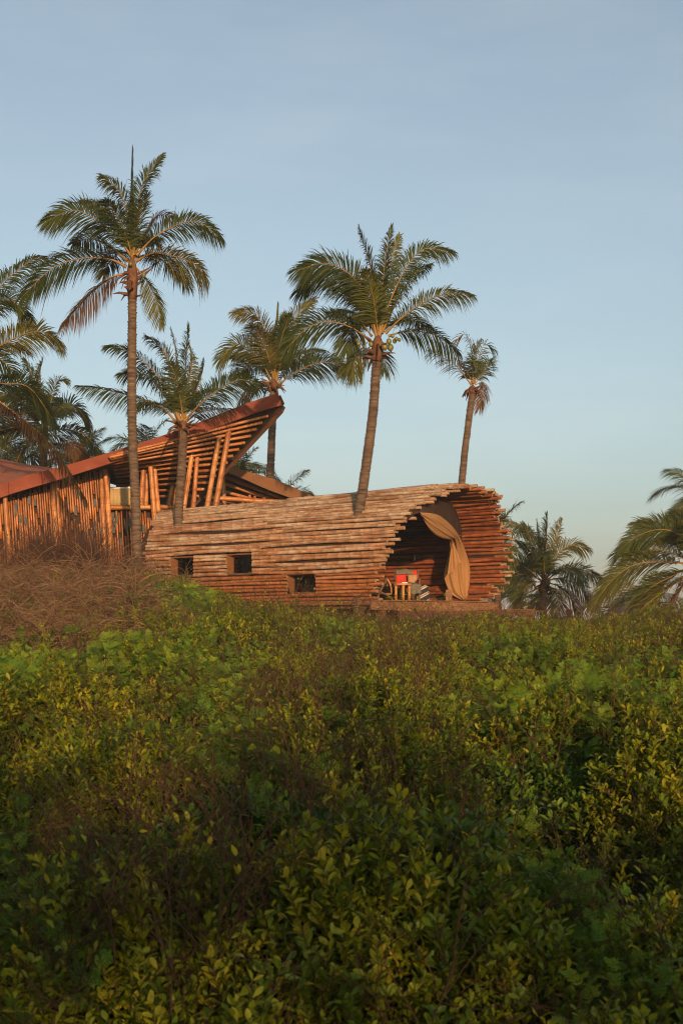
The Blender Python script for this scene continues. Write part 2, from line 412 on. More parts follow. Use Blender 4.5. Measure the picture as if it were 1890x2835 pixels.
M['cut'] = plain_mat('bamboo_cut_end', [(0.3, (0.20, 0.11, 0.05)), (0.7, (0.32, 0.20, 0.11))], 12, 0.8, bumps=0.1)
_pole_id = [0]
def pole(name, a, b, r, parent, mat, color, sides=8, hollow=True, bend=0.02, spacing=0.38):
    """one bamboo pole from world point a to b"""
    a = Vector(a); b = Vector(b); d = b - a; Ln = d.length
    _pole_id[0] += 1
    off = random.uniform(0, spacing)      # nodes fall at a different place on every pole
    me = pole_mesh(Ln, r, sides, hollow, _pole_id[0], bend, spacing, off=off).mesh(name, [mat, M['cut']])
    o = bpy.data.objects.new(name, me); COL.objects.link(o)
    q = d.to_track_quat('X', 'Z')
    o.rotation_mode = 'QUATERNION'; o.rotation_quaternion = q
    o.location = a - d.normalized() * off - world_loc(parent)
    o.parent = parent
    o.color = (*color, 1)
    return o

def jit(c, s=0.12):
    k = 1 + random.uniform(-s, s)
    return tuple(max(0.0, v * k * (1 + random.uniform(-0.05, 0.05))) for v in c)
def lerp3(a, b, t): return tuple(a[i] + (b[i] - a[i]) * t for i in range(3))

# ------------------------------------------------------------------ the tube cabin
PH = math.radians(35)
AX = np.array([math.cos(PH), -math.sin(PH), 0.0])      # along the tube, towards the open end
PP = np.array([math.sin(PH), math.cos(PH), 0.0])       # across the tube, away from the camera
O0 = np.array([2.79, 38.5, EYE])
ZC, WS, ZS = 1.90, 2.2, 1.88
def section(al):
    """cross-section point (w, z) at angle al (deg): 0 far side, 90 top, 180 near side"""
    c, s = math.cos(math.radians(al)), math.sin(math.radians(al)); e = 2 / 2.08
    return (WS * math.copysign(abs(c) ** e, c), ZC + ZS * math.copysign(abs(s) ** e, s))
def shell(al, s, off=0.0):
    w, z = section(al)
    k = 1 + off / 2.0
    w *= k; z = ZC + (z - ZC) * k
    f = 1 + 0.0042 * min(s, 0.0)
    return O0 + AX * s + PP * w * f + np.array([0, 0, z * f])
def proj(p): return (945 + FPX * p[0] / p[1], HOR - FPX * (p[2] - EYE) / p[1])
def s_at_px(al, px):
    lo, hi = -12.0, 3.0
    for _ in range(40):
        m_ = (lo + hi) / 2
        if proj(shell(al, m_))[0] < px: lo = m_
        else: hi = m_
    return (lo + hi) / 2
RIM_A = [-42, -35, -25, 0, 30, 50, 62, 70, 80, 90, 105, 120, 135, 150, 165, 180, 215, 225]
RIM_S = [0.10, 0.20, 0.50, 0.76, 0.66, 0.72, 0.98, 0.88, 0.68, 0.55, 0.50, 0.42, 0.24, 0.0, -0.30, -0.48, -1.09, -1.25]
LEFT_A = [-42, 60, 90, 120, 150, 225]
LEFT_S = [-10.2, -10.2, -10.15, -9.4, -9.0, -8.95]

pod = empty('bamboo_cabin', tuple(O0 - np.array([0, 0, 0.9]) + AX * -4.5), 'tube-shaped cabin of weathered bamboo poles with a wide open end', 'cabin')
# rows of poles at equal arc steps
arc = [-40.0]; STEP = 0.105
while arc[-1] < 222:
    a0 = arc[-1]; p0 = np.array(section(a0)); da = 0.2
    while np.linalg.norm(np.array(section(a0 + da)) - p0) < STEP: da += 0.05
    arc.append(a0 + da)
WIN = [(473, 538, 1541, 1602), (627, 700, 1535, 1593), (795, 877, 1586, 1646)]
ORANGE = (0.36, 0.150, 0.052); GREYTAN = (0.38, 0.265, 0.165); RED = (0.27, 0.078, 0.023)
win_rows = {0: [], 1: [], 2: []}
for i, al in enumerate(arc):
    rim = float(np.interp(al, RIM_A, RIM_S)); left = float(np.interp(al, LEFT_A, LEFT_S))
    near = al > 92
    rim += (0.10 if i % 2 else -0.12) + random.uniform(-0.09, 0.11)
    left += random.uniform(-0.12, 0.10)
    if not near: left = max(left, -9.0)
    cuts = []
    if al > 150:
        for k, (x0, x1, y0, y1) in enumerate(WIN):
            sm = s_at_px(al, (x0 + x1) / 2); py = proj(shell(al, sm))[1]
            if y0 < py < y1:
                cuts.append((s_at_px(al, x0), s_at_px(al, x1))); win_rows[k].append(al)
    segs = []; cur = left
    for c0, c1 in cuts:
        segs.append((cur, c0)); cur = c1
    segs.append((cur, rim))
    out = []
    for s0, s1 in segs:                       # poles are four to six metres long, butted end to end
        Ls = s1 - s0
        if near and Ls > 6.5:
            c = s0 + Ls * random.uniform(0.3, 0.7)
            out += [(s0, c - 0.004), (c + 0.004, s1)]
        else: out.append((s0, s1))
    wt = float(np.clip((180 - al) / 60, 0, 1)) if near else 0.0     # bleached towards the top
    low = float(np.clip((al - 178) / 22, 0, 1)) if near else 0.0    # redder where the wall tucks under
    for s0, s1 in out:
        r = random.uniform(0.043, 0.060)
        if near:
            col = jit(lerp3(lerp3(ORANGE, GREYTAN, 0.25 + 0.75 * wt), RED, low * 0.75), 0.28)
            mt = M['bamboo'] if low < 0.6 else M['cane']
        else:
            col = jit(RED, 0.2); mt = M['inner']
            if al > 55: col = jit(lerp3(RED, ORANGE, 0.3), 0.15)
        p0, p1 = shell(al, s0), shell(al, s1)
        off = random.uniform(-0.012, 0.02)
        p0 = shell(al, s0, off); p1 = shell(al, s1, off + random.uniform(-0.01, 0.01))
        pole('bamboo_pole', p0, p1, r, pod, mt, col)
# second, shorter layer that thickens the rim and steps out past it
for i, al in enumerate(arc):
    if i % 2 and al > 88: continue
    al2 = al + random.uniform(-0.8, 0.8)
    rim = float(np.interp(al2, RIM_A, RIM_S)) + random.uniform(-0.12, 0.24)
    s0 = rim - random.uniform(1.3, 2.2)
    inn = -0.085 if al > 88 else 0.10
    col = jit(lerp3(ORANGE, GREYTAN, 0.5), 0.18)
    pole('bamboo_pole', shell(al2, s0, inn * 0.9), shell(al2, rim, inn), random.uniform(0.040, 0.052), pod, M['bamboo'], col)
# a few extra poles laid along the top edge
for al2, s0, s1 in ((97, -3.2, 0.35), (101, -2.2, 0.05), (86, -2.6, 0.6), (106, -3.6, 0.0), (93, -0.9, 0.5), (113, -3.0, 0.25), (120, -2.4, 0.1)):
    pole('bamboo_pole', shell(al2, s0, 0.05), shell(al2, s1, 0.09), 0.05, pod, M['bamboo'], jit(GREYTAN, 0.15))
# dark lining added to stop light between the poles, open at the windows
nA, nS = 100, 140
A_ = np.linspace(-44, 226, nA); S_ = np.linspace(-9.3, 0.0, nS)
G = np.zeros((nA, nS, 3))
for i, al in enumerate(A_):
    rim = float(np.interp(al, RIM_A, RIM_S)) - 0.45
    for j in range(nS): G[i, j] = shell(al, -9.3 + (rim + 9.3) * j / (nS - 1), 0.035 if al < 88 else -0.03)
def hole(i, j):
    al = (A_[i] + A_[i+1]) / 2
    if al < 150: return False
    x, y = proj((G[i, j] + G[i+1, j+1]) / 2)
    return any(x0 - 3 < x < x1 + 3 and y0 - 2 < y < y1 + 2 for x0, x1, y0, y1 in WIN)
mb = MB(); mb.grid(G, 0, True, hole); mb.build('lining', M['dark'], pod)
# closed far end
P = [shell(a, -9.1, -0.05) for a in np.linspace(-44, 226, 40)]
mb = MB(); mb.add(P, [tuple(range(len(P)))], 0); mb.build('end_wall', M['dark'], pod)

# windows
for k, (x0, x1, y0, y1) in enumerate(WIN):
    rows = win_rows[k]; am = sum(rows) / len(rows)
    sm0, sm1 = s_at_px(am, x0), s_at_px(am, x1)
    a_top = min(rows) - 1.2; a_bot = max(rows) + 1.2
    N = nrm(np.array([0, 0, 0]) - PP * 1.0)
    wroot = bpy.data.objects.new('window', None); COL.objects.link(wroot); wroot.parent = pod
    c = (shell(am, sm0) + shell(am, sm1)) / 2
    wroot.location = Vector(c) - Vector(world_loc(pod))
    def q(al, s, d): return shell(al, s) - N * d * 1.0
    # four reveal boards, each a slab
    def slab(name, a0, s0, a1, s1, da, ds, mat):
        b_ = MB()
        P8 = [q(a0, s0, 0.0), q(a1, s1, 0.0), q(a1, s1, 0.34), q(a0, s0, 0.34)]
        P8 += [p + np.array(da) for p in P8]
        b_.hexa(P8); return b_.build(name, mat, wroot)
    up = np.array([0, 0, 0.035])
    slab('jamb', a_bot, sm0, a_top, sm0, AX * 0.05, 0, M['jamb'])
    slab('jamb', a_bot, sm1 - 0.04, a_top, sm1 - 0.04, AX * 0.04, 0, M['jamb'])
    slab('lintel', a_top, sm0 + 0.052, a_top, sm1 - 0.042, -up, 0, M['jamb'])
    slab('sill', a_bot, sm0 + 0.052, a_bot, sm1 - 0.042, up, 0, M['beam'])
    zt, zb = shell(a_top, sm0)[2] - 0.04, shell(a_bot, sm0)[2] + 0.04
    base = q(am, sm0 + 0.052, 0.24); base2 = q(am, sm1 - 0.042, 0.24)
    b_ = MB(); th = N * -0.012
    P4 = [(base[0], base[1], zb), (base2[0], base2[1], zb), (base2[0], base2[1], zt), (base[0], base[1], zt)]
    b_.add(P4, [(0, 1, 2, 3)], 0); b_.build('pane', M['glass'], wroot)
    fb = MB(); P4 = [Vector(p) for p in P4]
    for u, v_ in ((0, 1), (1, 2), (2, 3), (3, 0)):
        ctr = (P4[0] + P4[2]) / 2
        aa = P4[u] + (ctr - P4[u]) * 0.03; bb = P4[v_] + (ctr - P4[v_]) * 0.03
        fb.bar(aa, bb, 0.03, 0.03, 0, up=Vector(N))
    fb.build('sash', M['beam'], wroot)
    # hanging curtain behind the glass
    if k > 0:
        n = 26; R2 = []
        for zz in (zb - 0.1, (zb + zt) / 2, zt + 0.05):
            row = []
            for j in range(n):
                t_ = j / (n - 1)
                p = base + (base2 - base) * (0.12 + 0.8 * t_) - N * (0.22 + 0.03 * math.sin(j * 1.5) + 0.012 * math.sin(j * 3.1))
                row.append((p[0], p[1], zz))
            R2.append(row)
        cb = MB(); cb.grid(np.array(R2), 0, True)
        o_ = cb.build('window_drape', M['grey'], wroot)

# floor, edge beams, posts under the cabin
FZ = EYE + 0.73
def fl(s, w, z): 
    p = O0 + AX * s + PP * w; return Vector((p[0], p[1], z))
def slab_poly(pts, z0, z1, mat_i=0):
    b_ = MB(); n = len(pts)
    V = [(p[0], p[1], z0) for p in pts] + [(p[0], p[1], z1) for p in pts]
    F = [tuple(reversed(range(n))), tuple(range(n, 2*n))] + [(i, (i+1) % n, n + (i+1) % n, n + i) for i in range(n)]
    b_.add(V, F, mat_i); return b_
E1, E2 = fl(-1.15, -1.93, 0), fl(0.42, 1.93, 0)
slab_poly([fl(-8.9, -1.93, 0), E1, E2, fl(-8.9, 1.93, 0)], FZ - 0.10, FZ).build('floor', M['deck'], pod)
dE = (E2 - E1).normalized(); nE = Vector((dE.y, -dE.x, 0))       # outwards, towards the camera
def beam(name, t0, t1, out, z0, z1, th, mat, parent):
    a = E1 + dE * t0 + nE * out; b = E1 + dE * t1 + nE * out
    return slab_poly([a, b, b - nE * th, a - nE * th], z0, z1).build(name, mat, parent)
LE = (E2 - E1).length
beam('edge_beam', 0.0, LE + 0.15, 0.062, FZ - 0.235, FZ - 0.012, 0.058, M['deck'], pod)
beam('edge_board', -0.02, LE - 0.2, 0.10, FZ + 0.004, FZ + 0.03, 0.5, M['deck'], pod)
beam('ledge', 0.7, LE - 0.55, 0.30, FZ - 0.262, FZ - 0.238, 0.24, M['deck'], pod)
beam('lower_beam', 0.75, LE - 0.6, 0.29, FZ - 0.50, FZ - 0.266, 0.06, M['beam'], pod)
for tt in (0.35, LE - 0.48, LE - 0.05):
    beam('post', tt, tt + 0.16, 0.02, FZ - 1.7, FZ - 0.24, 0.16, M['deck'], pod)

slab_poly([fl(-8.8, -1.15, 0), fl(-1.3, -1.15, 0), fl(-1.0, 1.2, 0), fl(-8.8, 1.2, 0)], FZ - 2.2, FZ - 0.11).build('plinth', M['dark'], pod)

# low terrace running off to the right of the cabin
ta, tb = at(1290, 1690, 39.6), at(1478, 1697, 39.0)
terr = empty('terrace', (ta.x, ta.y, ta.z - 1.2), 'low timber terrace edge jutting out beside the open cabin end', 'terrace')
tz = ta.z
dT = (Vector((tb.x, tb.y, 0)) - Vector((ta.x, ta.y, 0))).normalized(); nT = Vector((dT.y, -dT.x, 0))
LT = (Vector((tb.x, tb.y, 0)) - Vector((ta.x, ta.y, 0))).length
def tp_(u, o): 
    p = Vector((ta.x, ta.y, 0)) + dT * u + nT * o; return p
for k in range(9):
    slab_poly([tp_(0.01, -0.16 * k), tp_(LT, -0.16 * k), tp_(LT, -0.16 * k - 0.15), tp_(0.01, -0.16 * k - 0.15)], tz - 0.035, tz).build('plank', M['deck'], terr)
slab_poly([tp_(0.0, 0.035), tp_(LT + 0.03, 0.035), tp_(LT + 0.03, 0.004), tp_(0.0, 0.004)], tz - 0.15, tz - 0.03).build('fascia_board', M['beam'], terr)
slab_poly([tp_(0.0, 0.06), tp_(LT + 0.05, 0.06), tp_(LT + 0.05, -0.02), tp_(0.0, -0.02)], tz + 0.004, tz + 0.03).build('edge_board', M['deck'], terr)
for u in (0.2, 0.95, LT - 0.15):
    slab_poly([tp_(u, -0.1), tp_(u + 0.12, -0.1), tp_(u + 0.12, -0.22), tp_(u, -0.22)], tz - 2.0, tz - 0.04).build('post', M['beam'], terr)

# ------------------------------------------------------------------ curtain drawn aside in the open end
def cpt(al, s, off): return shell(al, s, off)
def curtain():
    outer_a = [152, 140, 125, 108, 92, 75, 58, 42, 27, 12, -2, -12, -20]
    outer_px = [(1163, 1419), (1190, 1420), (1212, 1425), (1230, 1437), (1248, 1453), (1262, 1470), (1273, 1490), (1283, 1512), (1293, 1540), (1300, 1565), (1301, 1600), (1298, 1630), (1294, 1658)]
    outer = []
    for a, (x, y) in zip(outer_a, outer_px):
        s = float(np.interp(a, [-20, 30, 90, 152], [-0.42, -0.38, -0.12, 0.26]))
        outer.append(np.array(at(x, y, shell(a, s, -0.13)[1])))
    outer = np.array(outer)
    inner_px = [(1166, 1424), (1176, 1447), (1189, 1466), (1206, 1482), (1226, 1491), (1243, 1494), (1246, 1497), (1243, 1520), (1239, 1546), (1226, 1592), (1235, 1620), (1247, 1646), (1276, 1661)]
    inner = []
    for k, (x, y) in enumerate(inner_px):
        dY = outer[k][1] - 0.10 - 0.25 * math.sin(k / 12 * math.pi)
        inner.append(np.array(at(x, y, dY)))
    inner = np.array(inner)
    # resample both
    n = 64
    t = np.linspace(0, 1, n); k = np.linspace(0, 1, len(outer))
    def rs(A): return np.stack([np.interp(t, k, A[:, c]) for c in range(3)], -1)
    def smooth(A):
        for _ in range(3):
            B = A.copy(); B[1:-1] = (A[:-2] + 2*A[1:-1] + A[2:]) / 4; A = B
        return A
    Oc, Ic = smooth(rs(outer)), smooth(rs(inner))
    m_ = 64; G = np.zeros((n, m_, 3))
    toward = np.array([-0.05, -1.0, 0.0])
    for i in range(n):
        tie = math.exp(-((t[i] - 0.46) / 0.09) ** 2)
        for j in range(m_):
            u = j / (m_ - 1)
            p = Oc[i] + (Ic[i] - Oc[i]) * u
            sag = math.sin(u * math.pi)
            wv = (1 - 2 * abs(math.sin(u * 9.5 + t[i] * 3.0))) * 0.55 + (1 - 2 * abs(math.sin(u * 19 - t[i] * 6))) * 0.22 + math.sin((u * 5 + t[i] * 13)) * 0.3
            amp = 0.12 * (0.5 + 0.5 * tie) * (0.3 + sag)
            if t[i] > 0.55: amp *= 0.9
            p = p + toward * (amp * wv + 0.13 * sag * (1 - 0.3 * tie))
            p = p + np.array([0, 0, -0.05 * sag * (1 if t[i] < 0.45 else 0.2)])
            G[i, j] = p
    return G
G = curtain()
cur = MB(); cur.grid(G, 0, True)
c0 = G[-1, 0]
co = cur.build('curtain', M['cloth'], None, origin=tuple(c0))
sol = co.modifiers.new('thickness', 'SOLIDIFY'); sol.thickness = 0.008
tag(co, 'tan cloth curtain tied back along the arch of the open cabin end', 'curtain')
# board added to block the sun between the curtain and the roof poles
ab = MB(); rowsA = []
for i in range(0, 40):
    a_ = float(np.interp(i / 63, np.linspace(0, 1, 13), [152, 140, 125, 108, 92, 75, 58, 42, 27, 12, -2, -12, -20]))
    s_ = float(np.interp(a_, [-20, 30, 90, 152], [-0.42, -0.38, -0.12, 0.26])) - 0.12
    p_in = G[i, 0] - AX * 0.10 + np.array([0, 0, 0.0]); p_out = shell(a_, s_ - 0.1, 0.0)
    rowsA.append([p_in, (p_in + p_out) / 2, p_out])
ab.grid(np.array(rowsA), 0, True); ab_o = ab.build('sun_block_board', M['dark'], pod)
ab_o.modifiers.new('thickness', 'SOLIDIFY').thickness = 0.02
# hanging flap below the tie
def flap():
    n, m_ = 26, 14; G = np.zeros((n, m_, 3))
    top = at(1250, 1492, 39.6); bot_l = at(1236, 1592, 39.4); bot_r = at(1276, 1560, 39.6)
    for i in range(n):
        v_ = i / (n - 1)
        L_ = top.lerp(bot_l, v_); R_ = top.lerp(bot_r, v_)
        for j in range(m_):
            u = j / (m_ - 1); p = L_.lerp(R_, u)
            p = p + Vector((0, -0.14 - 0.05 * math.sin(u * 11 + 1) * (0.3 + v_), -0.05 * math.sin(u * math.pi * 2) * v_))
            G[i, j] = p
    return G
fo = MB(); fo.grid(flap(), 0, True); f2 = fo.build('flap', M['cloth'], co)
f2.modifiers.new('thickness', 'SOLIDIFY').thickness = 0.008
# tie rope
tb_ = MB(); tp0 = np.array(at(1247, 1494, 39.35)); tp1 = np.array(at(1283, 1478, 40.3))
tb_.tube([tp0 + np.array([-0.05, 0, -0.03]), tp0 + np.array([0.0, -0.09, 0.01]), tp0 + np.array([0.08, -0.02, 0.03]), tp1], 0.012, 6)
tb_.build('tie_rope', M['rope'], co)

# short wooden post on the floor by the curtain
pp0 = fl(-0.62, 1.25, FZ + 0.002)
po = empty('bollard_post', tuple(pp0), 'short square wooden post at the foot of the curtain', 'post')
b_ = MB(); b_.box((pp0.x - 0.09, pp0.y - 0.09, FZ + 0.032), (pp0.x + 0.09, pp0.y + 0.09, FZ + 0.33)); b_.build('shaft', M['deck'], po)
b_ = MB(); b_.box((pp0.x - 0.075, pp0.y - 0.075, FZ + 0.332), (pp0.x + 0.075, pp0.y + 0.075, FZ + 0.36)); b_.build('cap', M['deck'], po)

# ------------------------------------------------------------------ furniture inside
SZ = FZ + 0.032
def on_floor(px, Y): 
    p = at(px, 1600, Y); return Vector((p.x, p.y, SZ))
# stool
sp = on_floor(1113, 38.25)
st = empty('stool', tuple(sp), 'small bamboo stool with thick golden legs near the floor edge', 'stool')
for k in range(4):
    a = math.radians([205, 275, 340, 95][k]); rr_ = 0.185
    x, y = sp.x + rr_ * math.cos(a) * 1.05, sp.y + rr_ * math.sin(a)
    b_ = MB(); b_.tube([(x, y, SZ + z) for z in (0, 0.13, 0.15, 0.17, 0.30, 0.32, 0.34, 0.395)], [0.043, 0.04, 0.045, 0.04, 0.04, 0.044, 0.04, 0.041], 10)
    b_.build('leg', M['stoolwood'], st)
b_ = MB(); b_.tube([(sp.x, sp.y, SZ + z) for z in (0.397, 0.40, 0.445, 0.45)], [0.235, 0.25, 0.25, 0.235], 20, smooth=False); b_.build('top', M['leather'], st)
# book on the stool
bk = empty('book', (sp.x + 0.07, sp.y - 0.06, SZ + 0.452), 'pale book lying flat on the bamboo stool', 'book')
b_ = MB(); b_.box((sp.x - 0.01, sp.y - 0.16, SZ + 0.458), (sp.x + 0.14, sp.y + 0.04, SZ + 0.478)); b_.build('pages', M['white'], bk)
b_ = MB(); b_.box((sp.x - 0.015, sp.y - 0.165, SZ + 0.452), (sp.x + 0.145, sp.y + 0.045, SZ + 0.457)); b_.build('cover', M['white'], bk)

def sheet(P00, P10, P01, P11, n, m_, fn):
    G = np.zeros((n, m_, 3))
    for i in range(n):
        for j in range(m_):
            u, v_ = j / (m_ - 1), i / (n - 1)
            p = Vector(P00).lerp(Vector(P10), u).lerp(Vector(P01).lerp(Vector(P11), u), v_)
            G[i, j] = p + Vector(fn(u, v_))
    return G
# red canvas armchair, half turned
cp = on_floor(1128, 39.2)
ch = empty('armchair', tuple(cp), 'armchair with bright red canvas back and dark wooden frame', 'chair')
def cl(x, y, z): return Vector((cp.x + x, cp.y + y, SZ + z))
b_ = MB()
for i, (z0, y0) in enumerate(((0.42, 0.10), (0.86, 0.30))): pass
bk_lo_l, bk_lo_r = cl(-0.30, 0.10, 0.42), cl(0.29, 0.04, 0.42)
bk_hi_l, bk_hi_r = cl(-0.33, 0.28, 0.86), cl(0.25, 0.22, 0.86)
b_.grid(sheet(bk_lo_l, bk_lo_r, bk_hi_l, bk_hi_r, 10, 12, lambda u, v: (0, 0.05 * math.sin(u * math.pi) * math.sin(v * math.pi) , -0.02 * math.sin(u * math.pi))), 0, True)
o_ = b_.build('backrest', M['red'], ch); o_.modifiers.new('thickness', 'SOLIDIFY').thickness = 0.03
b_ = MB(); b_.grid(sheet(cl(-0.28, -0.38, 0.38), cl(0.28, -0.42, 0.38), cl(-0.28, 0.08, 0.36), cl(0.28, 0.03, 0.36), 8, 8, lambda u, v: (0, 0, -0.05 * math.sin(u * math.pi))), 0, True)
o_ = b_.build('seat', M['red'], ch); o_.modifiers.new('thickness', 'SOLIDIFY').thickness = 0.03
for x, y0 in ((-0.34, 0.30), (0.30, 0.24)):
    b_ = MB(); b_.bar(cl(x, y0 - 0.10, 0.0), cl(x, y0 + 0.04, 0.88), 0.04, 0.05, 0, up=Vector((0, 1, 0))); b_.build('leg', M['beam'], ch)
    b_ = MB(); b_.bar(cl(x, -0.42, 0.0), cl(x, -0.36, 0.55), 0.04, 0.05, 0, up=Vector((0, 1, 0))); b_.build('leg', M['beam'], ch)
    b_ = MB(); b_.bar(cl(x, -0.44, 0.575), cl(x, y0 + 0.0, 0.58), 0.06, 0.03); b_.build('armrest', M['beam'], ch)
# throw over the back
b_ = MB(); n = 16; G = np.zeros((9, n, 3))
for i in range(9):
    v_ = i / 8
    for j in range(n):
        u = j / (n - 1)
        top = bk_hi_l.lerp(bk_hi_r, 0.02 + 0.80 * u)
        ang = math.pi * (v_ - 0.5) * 1.0
        d = Vector((0, math.sin(ang) * 0.05, math.cos(ang) * 0.035))
        drop = -0.12 * max(0, 0.5 - v_) * 2 - 0.2 * max(0, v_ - 0.5) * 2
        G[i, j] = top + d + Vector((0, -0.045 * max(0, 0.5 - v_) * 2, drop - 0.012 * math.sin(u * 9)))
b_.grid(G, 0, True)
th_o = b_.build('throw', M['grey'], None, origin=tuple(bk_hi_l)); th_o.modifiers.new('thickness', 'SOLIDIFY').thickness = 0.012
tag(th_o, 'grey wool throw folded over the top of the red chair back', 'throw')
# tan cushion
def cushion(name, ctr, w, h, d, rot, mat, label):
    b_ = MB(); n = 14; Vs = []
    for side in (-1, 1):
        G = np.zeros((n, n, 3))
        for i in range(n):
            for j in range(n):
                u, v_ = j / (n-1) * 2 - 1, i / (n-1) * 2 - 1
                puff = ((1 - u**4) * (1 - v_**4)) ** 0.5
                pinch = 1 - 0.08 * (1 - abs(u)) * (v_**4) - 0.0
                p = Vector((u * w / 2 * (1 - 0.06 * (1 - u*u) * 0 - 0.07 * (1 - v_**2) * abs(u)), side * d / 2 * puff, v_ * h / 2 * (1 - 0.07 * (1 - u**2) * abs(v_))))
                G[i, j] = Vector(ctr) + rot @ p
        b_.grid(G if side > 0 else G[:, ::-1], 0, True)
    o = b_.build(name, mat, None, origin=tuple(ctr)); return tag(o, label, 'cushion')
cushion('cushion', cl(0.13, 0.0, 0.60), 0.27, 0.27, 0.11, Matrix.Rotation(math.radians(-20), 3, 'X'), M['tan'], 'small tan cushion leaning on the red chair back')
# grey blanket over the seat front
b_ = MB(); n, m_ = 22, 18; G = np.zeros((n, m_, 3))
for i in range(n):
    v_ = i / (n - 1)
    for j in range(m_):
        u = j / (m_ - 1)
        y = 0.02 - 0.46 * min(1, v_ / 0.55); z = 0.50 - 0.06 * min(1, v_ / 0.55)
        if v_ > 0.55: z -= (v_ - 0.55) / 0.45 * 0.26; y -= 0.03
        y += 0.03 * math.sin(u * 14) * max(0, v_ - 0.4); z += 0.015 * math.sin(u * 9 + v_ * 7)
        G[i, j] = cl(0.0 + 0.34 * u, y, z)
b_.grid(G, 0, True); o_ = b_.build('blanket', M['grey'], None, origin=tuple(cl(0.17, -0.2, 0.45))); o_.modifiers.new('thickness', 'SOLIDIFY').thickness = 0.015
tag(o_, 'grey blanket spilling over the front of the red chair seat', 'blanket')
# striped blanket heap beside the chair
hp = on_floor(1167, 39.0)
def striped_mat():
    m, t, b, o = new_mat('striped_wool')
    c = t.nodes.new('ShaderNodeTexCoord'); mp = t.nodes.new('ShaderNodeMapping')
    mp.inputs['Rotation'].default_value = (0, math.radians(28), 0)
    t.links.new(c.outputs['Object'], mp.inputs['Vector'])
    s_ = t.nodes.new('ShaderNodeSeparateXYZ'); t.links.new(mp.outputs['Vector'], s_.inputs[0])
    w = t.nodes.new('ShaderNodeMath'); w.operation = 'MULTIPLY_ADD'; w.inputs[1].default_value = 5.2; w.inputs[2].default_value = 10.15
    t.links.new(s_.outputs['Z'], w.inputs[0])
    f = t.nodes.new('ShaderNodeMath'); f.operation = 'FRACT'; t.links.new(w.outputs[0], f.inputs[0])
    r = ramp(t, [(0.0, (0.015, 0.013, 0.012)), (0.52, (0.36, 0.30, 0.23)), (0.70, (0.11, 0.09, 0.07)), (0.82, (0.36, 0.30, 0.23)), (0.92, (0.015, 0.013, 0.012))], f.outputs[0])
    r.color_ramp.interpolation = 'CONSTANT'
    t.links.new(r.outputs['Color'], b.inputs['Base Color']); b.inputs['Roughness'].default_value = 0.95
    return m
M['striped'] = striped_mat()
b_ = MB(); n, m_ = 20, 28; G = np.zeros((n, m_, 3))
for i in range(n):
    v_ = i / (n - 1)
    for j in range(m_):
        ph = j / (m_ - 1) * 2 * math.pi
        rad = 0.20 * (math.cos(v_ * math.pi / 2) ** 0.45) * (1 + 0.10 * math.sin(ph * 3 + 1) * (1 - v_) + 0.06 * math.sin(ph * 7))
        G[i, j] = hp + Vector((rad * math.cos(ph) * 0.95 + 0.03 * v_, rad * math.sin(ph), 0.43 * math.sin(v_ * math.pi / 2) + 0.01 * math.sin(ph * 5)))
b_.grid(G, 0, True); o_ = b_.build('striped_blanket', M['striped'], None, origin=tuple(hp))
tag(o_, 'black and white striped blanket heaped on the floor beside the chair', 'blanket')
# second chair, mostly hidden by pole ends
dp = on_floor(1068, 38.75)
d2 = empty('sling_chair', tuple(dp), 'tan leather sling chair half hidden behind the pole ends', 'chair')
def dl(x, y, z): return Vector((dp.x + x, dp.y + y, SZ + z))
b_ = MB(); b_.grid(sheet(dl(0.16, -0.30, 0.18), dl(0.16, 0.30, 0.18), dl(0.02, -0.30, 0.62), dl(0.02, 0.30, 0.62), 10, 8, lambda u, v: (0.05 * math.sin(v * math.pi), 0, 0)), 0, True)
o_ = b_.build('backrest', M['leather'], d2); o_.modifiers.new('thickness', 'SOLIDIFY').thickness = 0.045
b_ = MB(); b_.grid(sheet(dl(0.16, -0.30, 0.19), dl(0.16, 0.30, 0.19), dl(-0.38, -0.30, 0.34), dl(-0.38, 0.30, 0.34), 8, 8, lambda u, v: (0, 0, -0.06 * math.sin(v * math.pi))), 0, True)
o_ = b_.build('seat', M['leather'], d2); o_.modifiers.new('thickness', 'SOLIDIFY').thickness = 0.03
for y in (-0.33, 0.33):
    b_ = MB(); b_.bar(dl(0.28, y, 0.0), dl(-0.40, y, 0.36), 0.03, 0.04); b_.build('leg', M['beam'], d2)
    b_ = MB(); b_.bar(dl(-0.28, y * 0.93, 0.0), dl(0.03, y * 0.93, 0.62), 0.03, 0.04); b_.build('leg', M['beam'], d2)
# low chest along the far wall
lo = fl(-2.3, 1.35, SZ)
lc = empty('low_bench', tuple(lo), 'dark low wooden bench against the back wall of the cabin', 'bench')
def bq(s, w, z): return fl(s, w, z)
slab_poly([bq(-3.9, 1.1, 0), bq(-1.9, 1.1, 0), bq(-1.9, 1.62, 0), bq(-3.9, 1.62, 0)], SZ + 0.36, SZ + 0.42).build('seat', M['beam'], lc)
for s in (-3.85, -2.05): slab_poly([bq(s, 1.14, 0), bq(s + 0.1, 1.14, 0), bq(s + 0.1, 1.58, 0), bq(s, 1.58, 0)], SZ, SZ + 0.357).build('leg', M['beam'], lc)
# horn hook on the wall
hk = shell(3, -2.05, -0.14)
b_ = MB(); zz = np.array(at(1145, 1545, hk[1])); 
b_.tube([zz + np.array([0.0, 0, 0.12]), zz + np.array([0.02, -0.04, 0.05]), zz + np.array([0.02, -0.05, -0.03]), zz + np.array([-0.01, -0.02, -0.10])], [0.012, 0.02, 0.024, 0.010], 7)
tag(b_.build('wall_hook', M['rope'], None, origin=tuple(zz)), 'small curved horn hook hanging on the inner bamboo wall', 'hook')

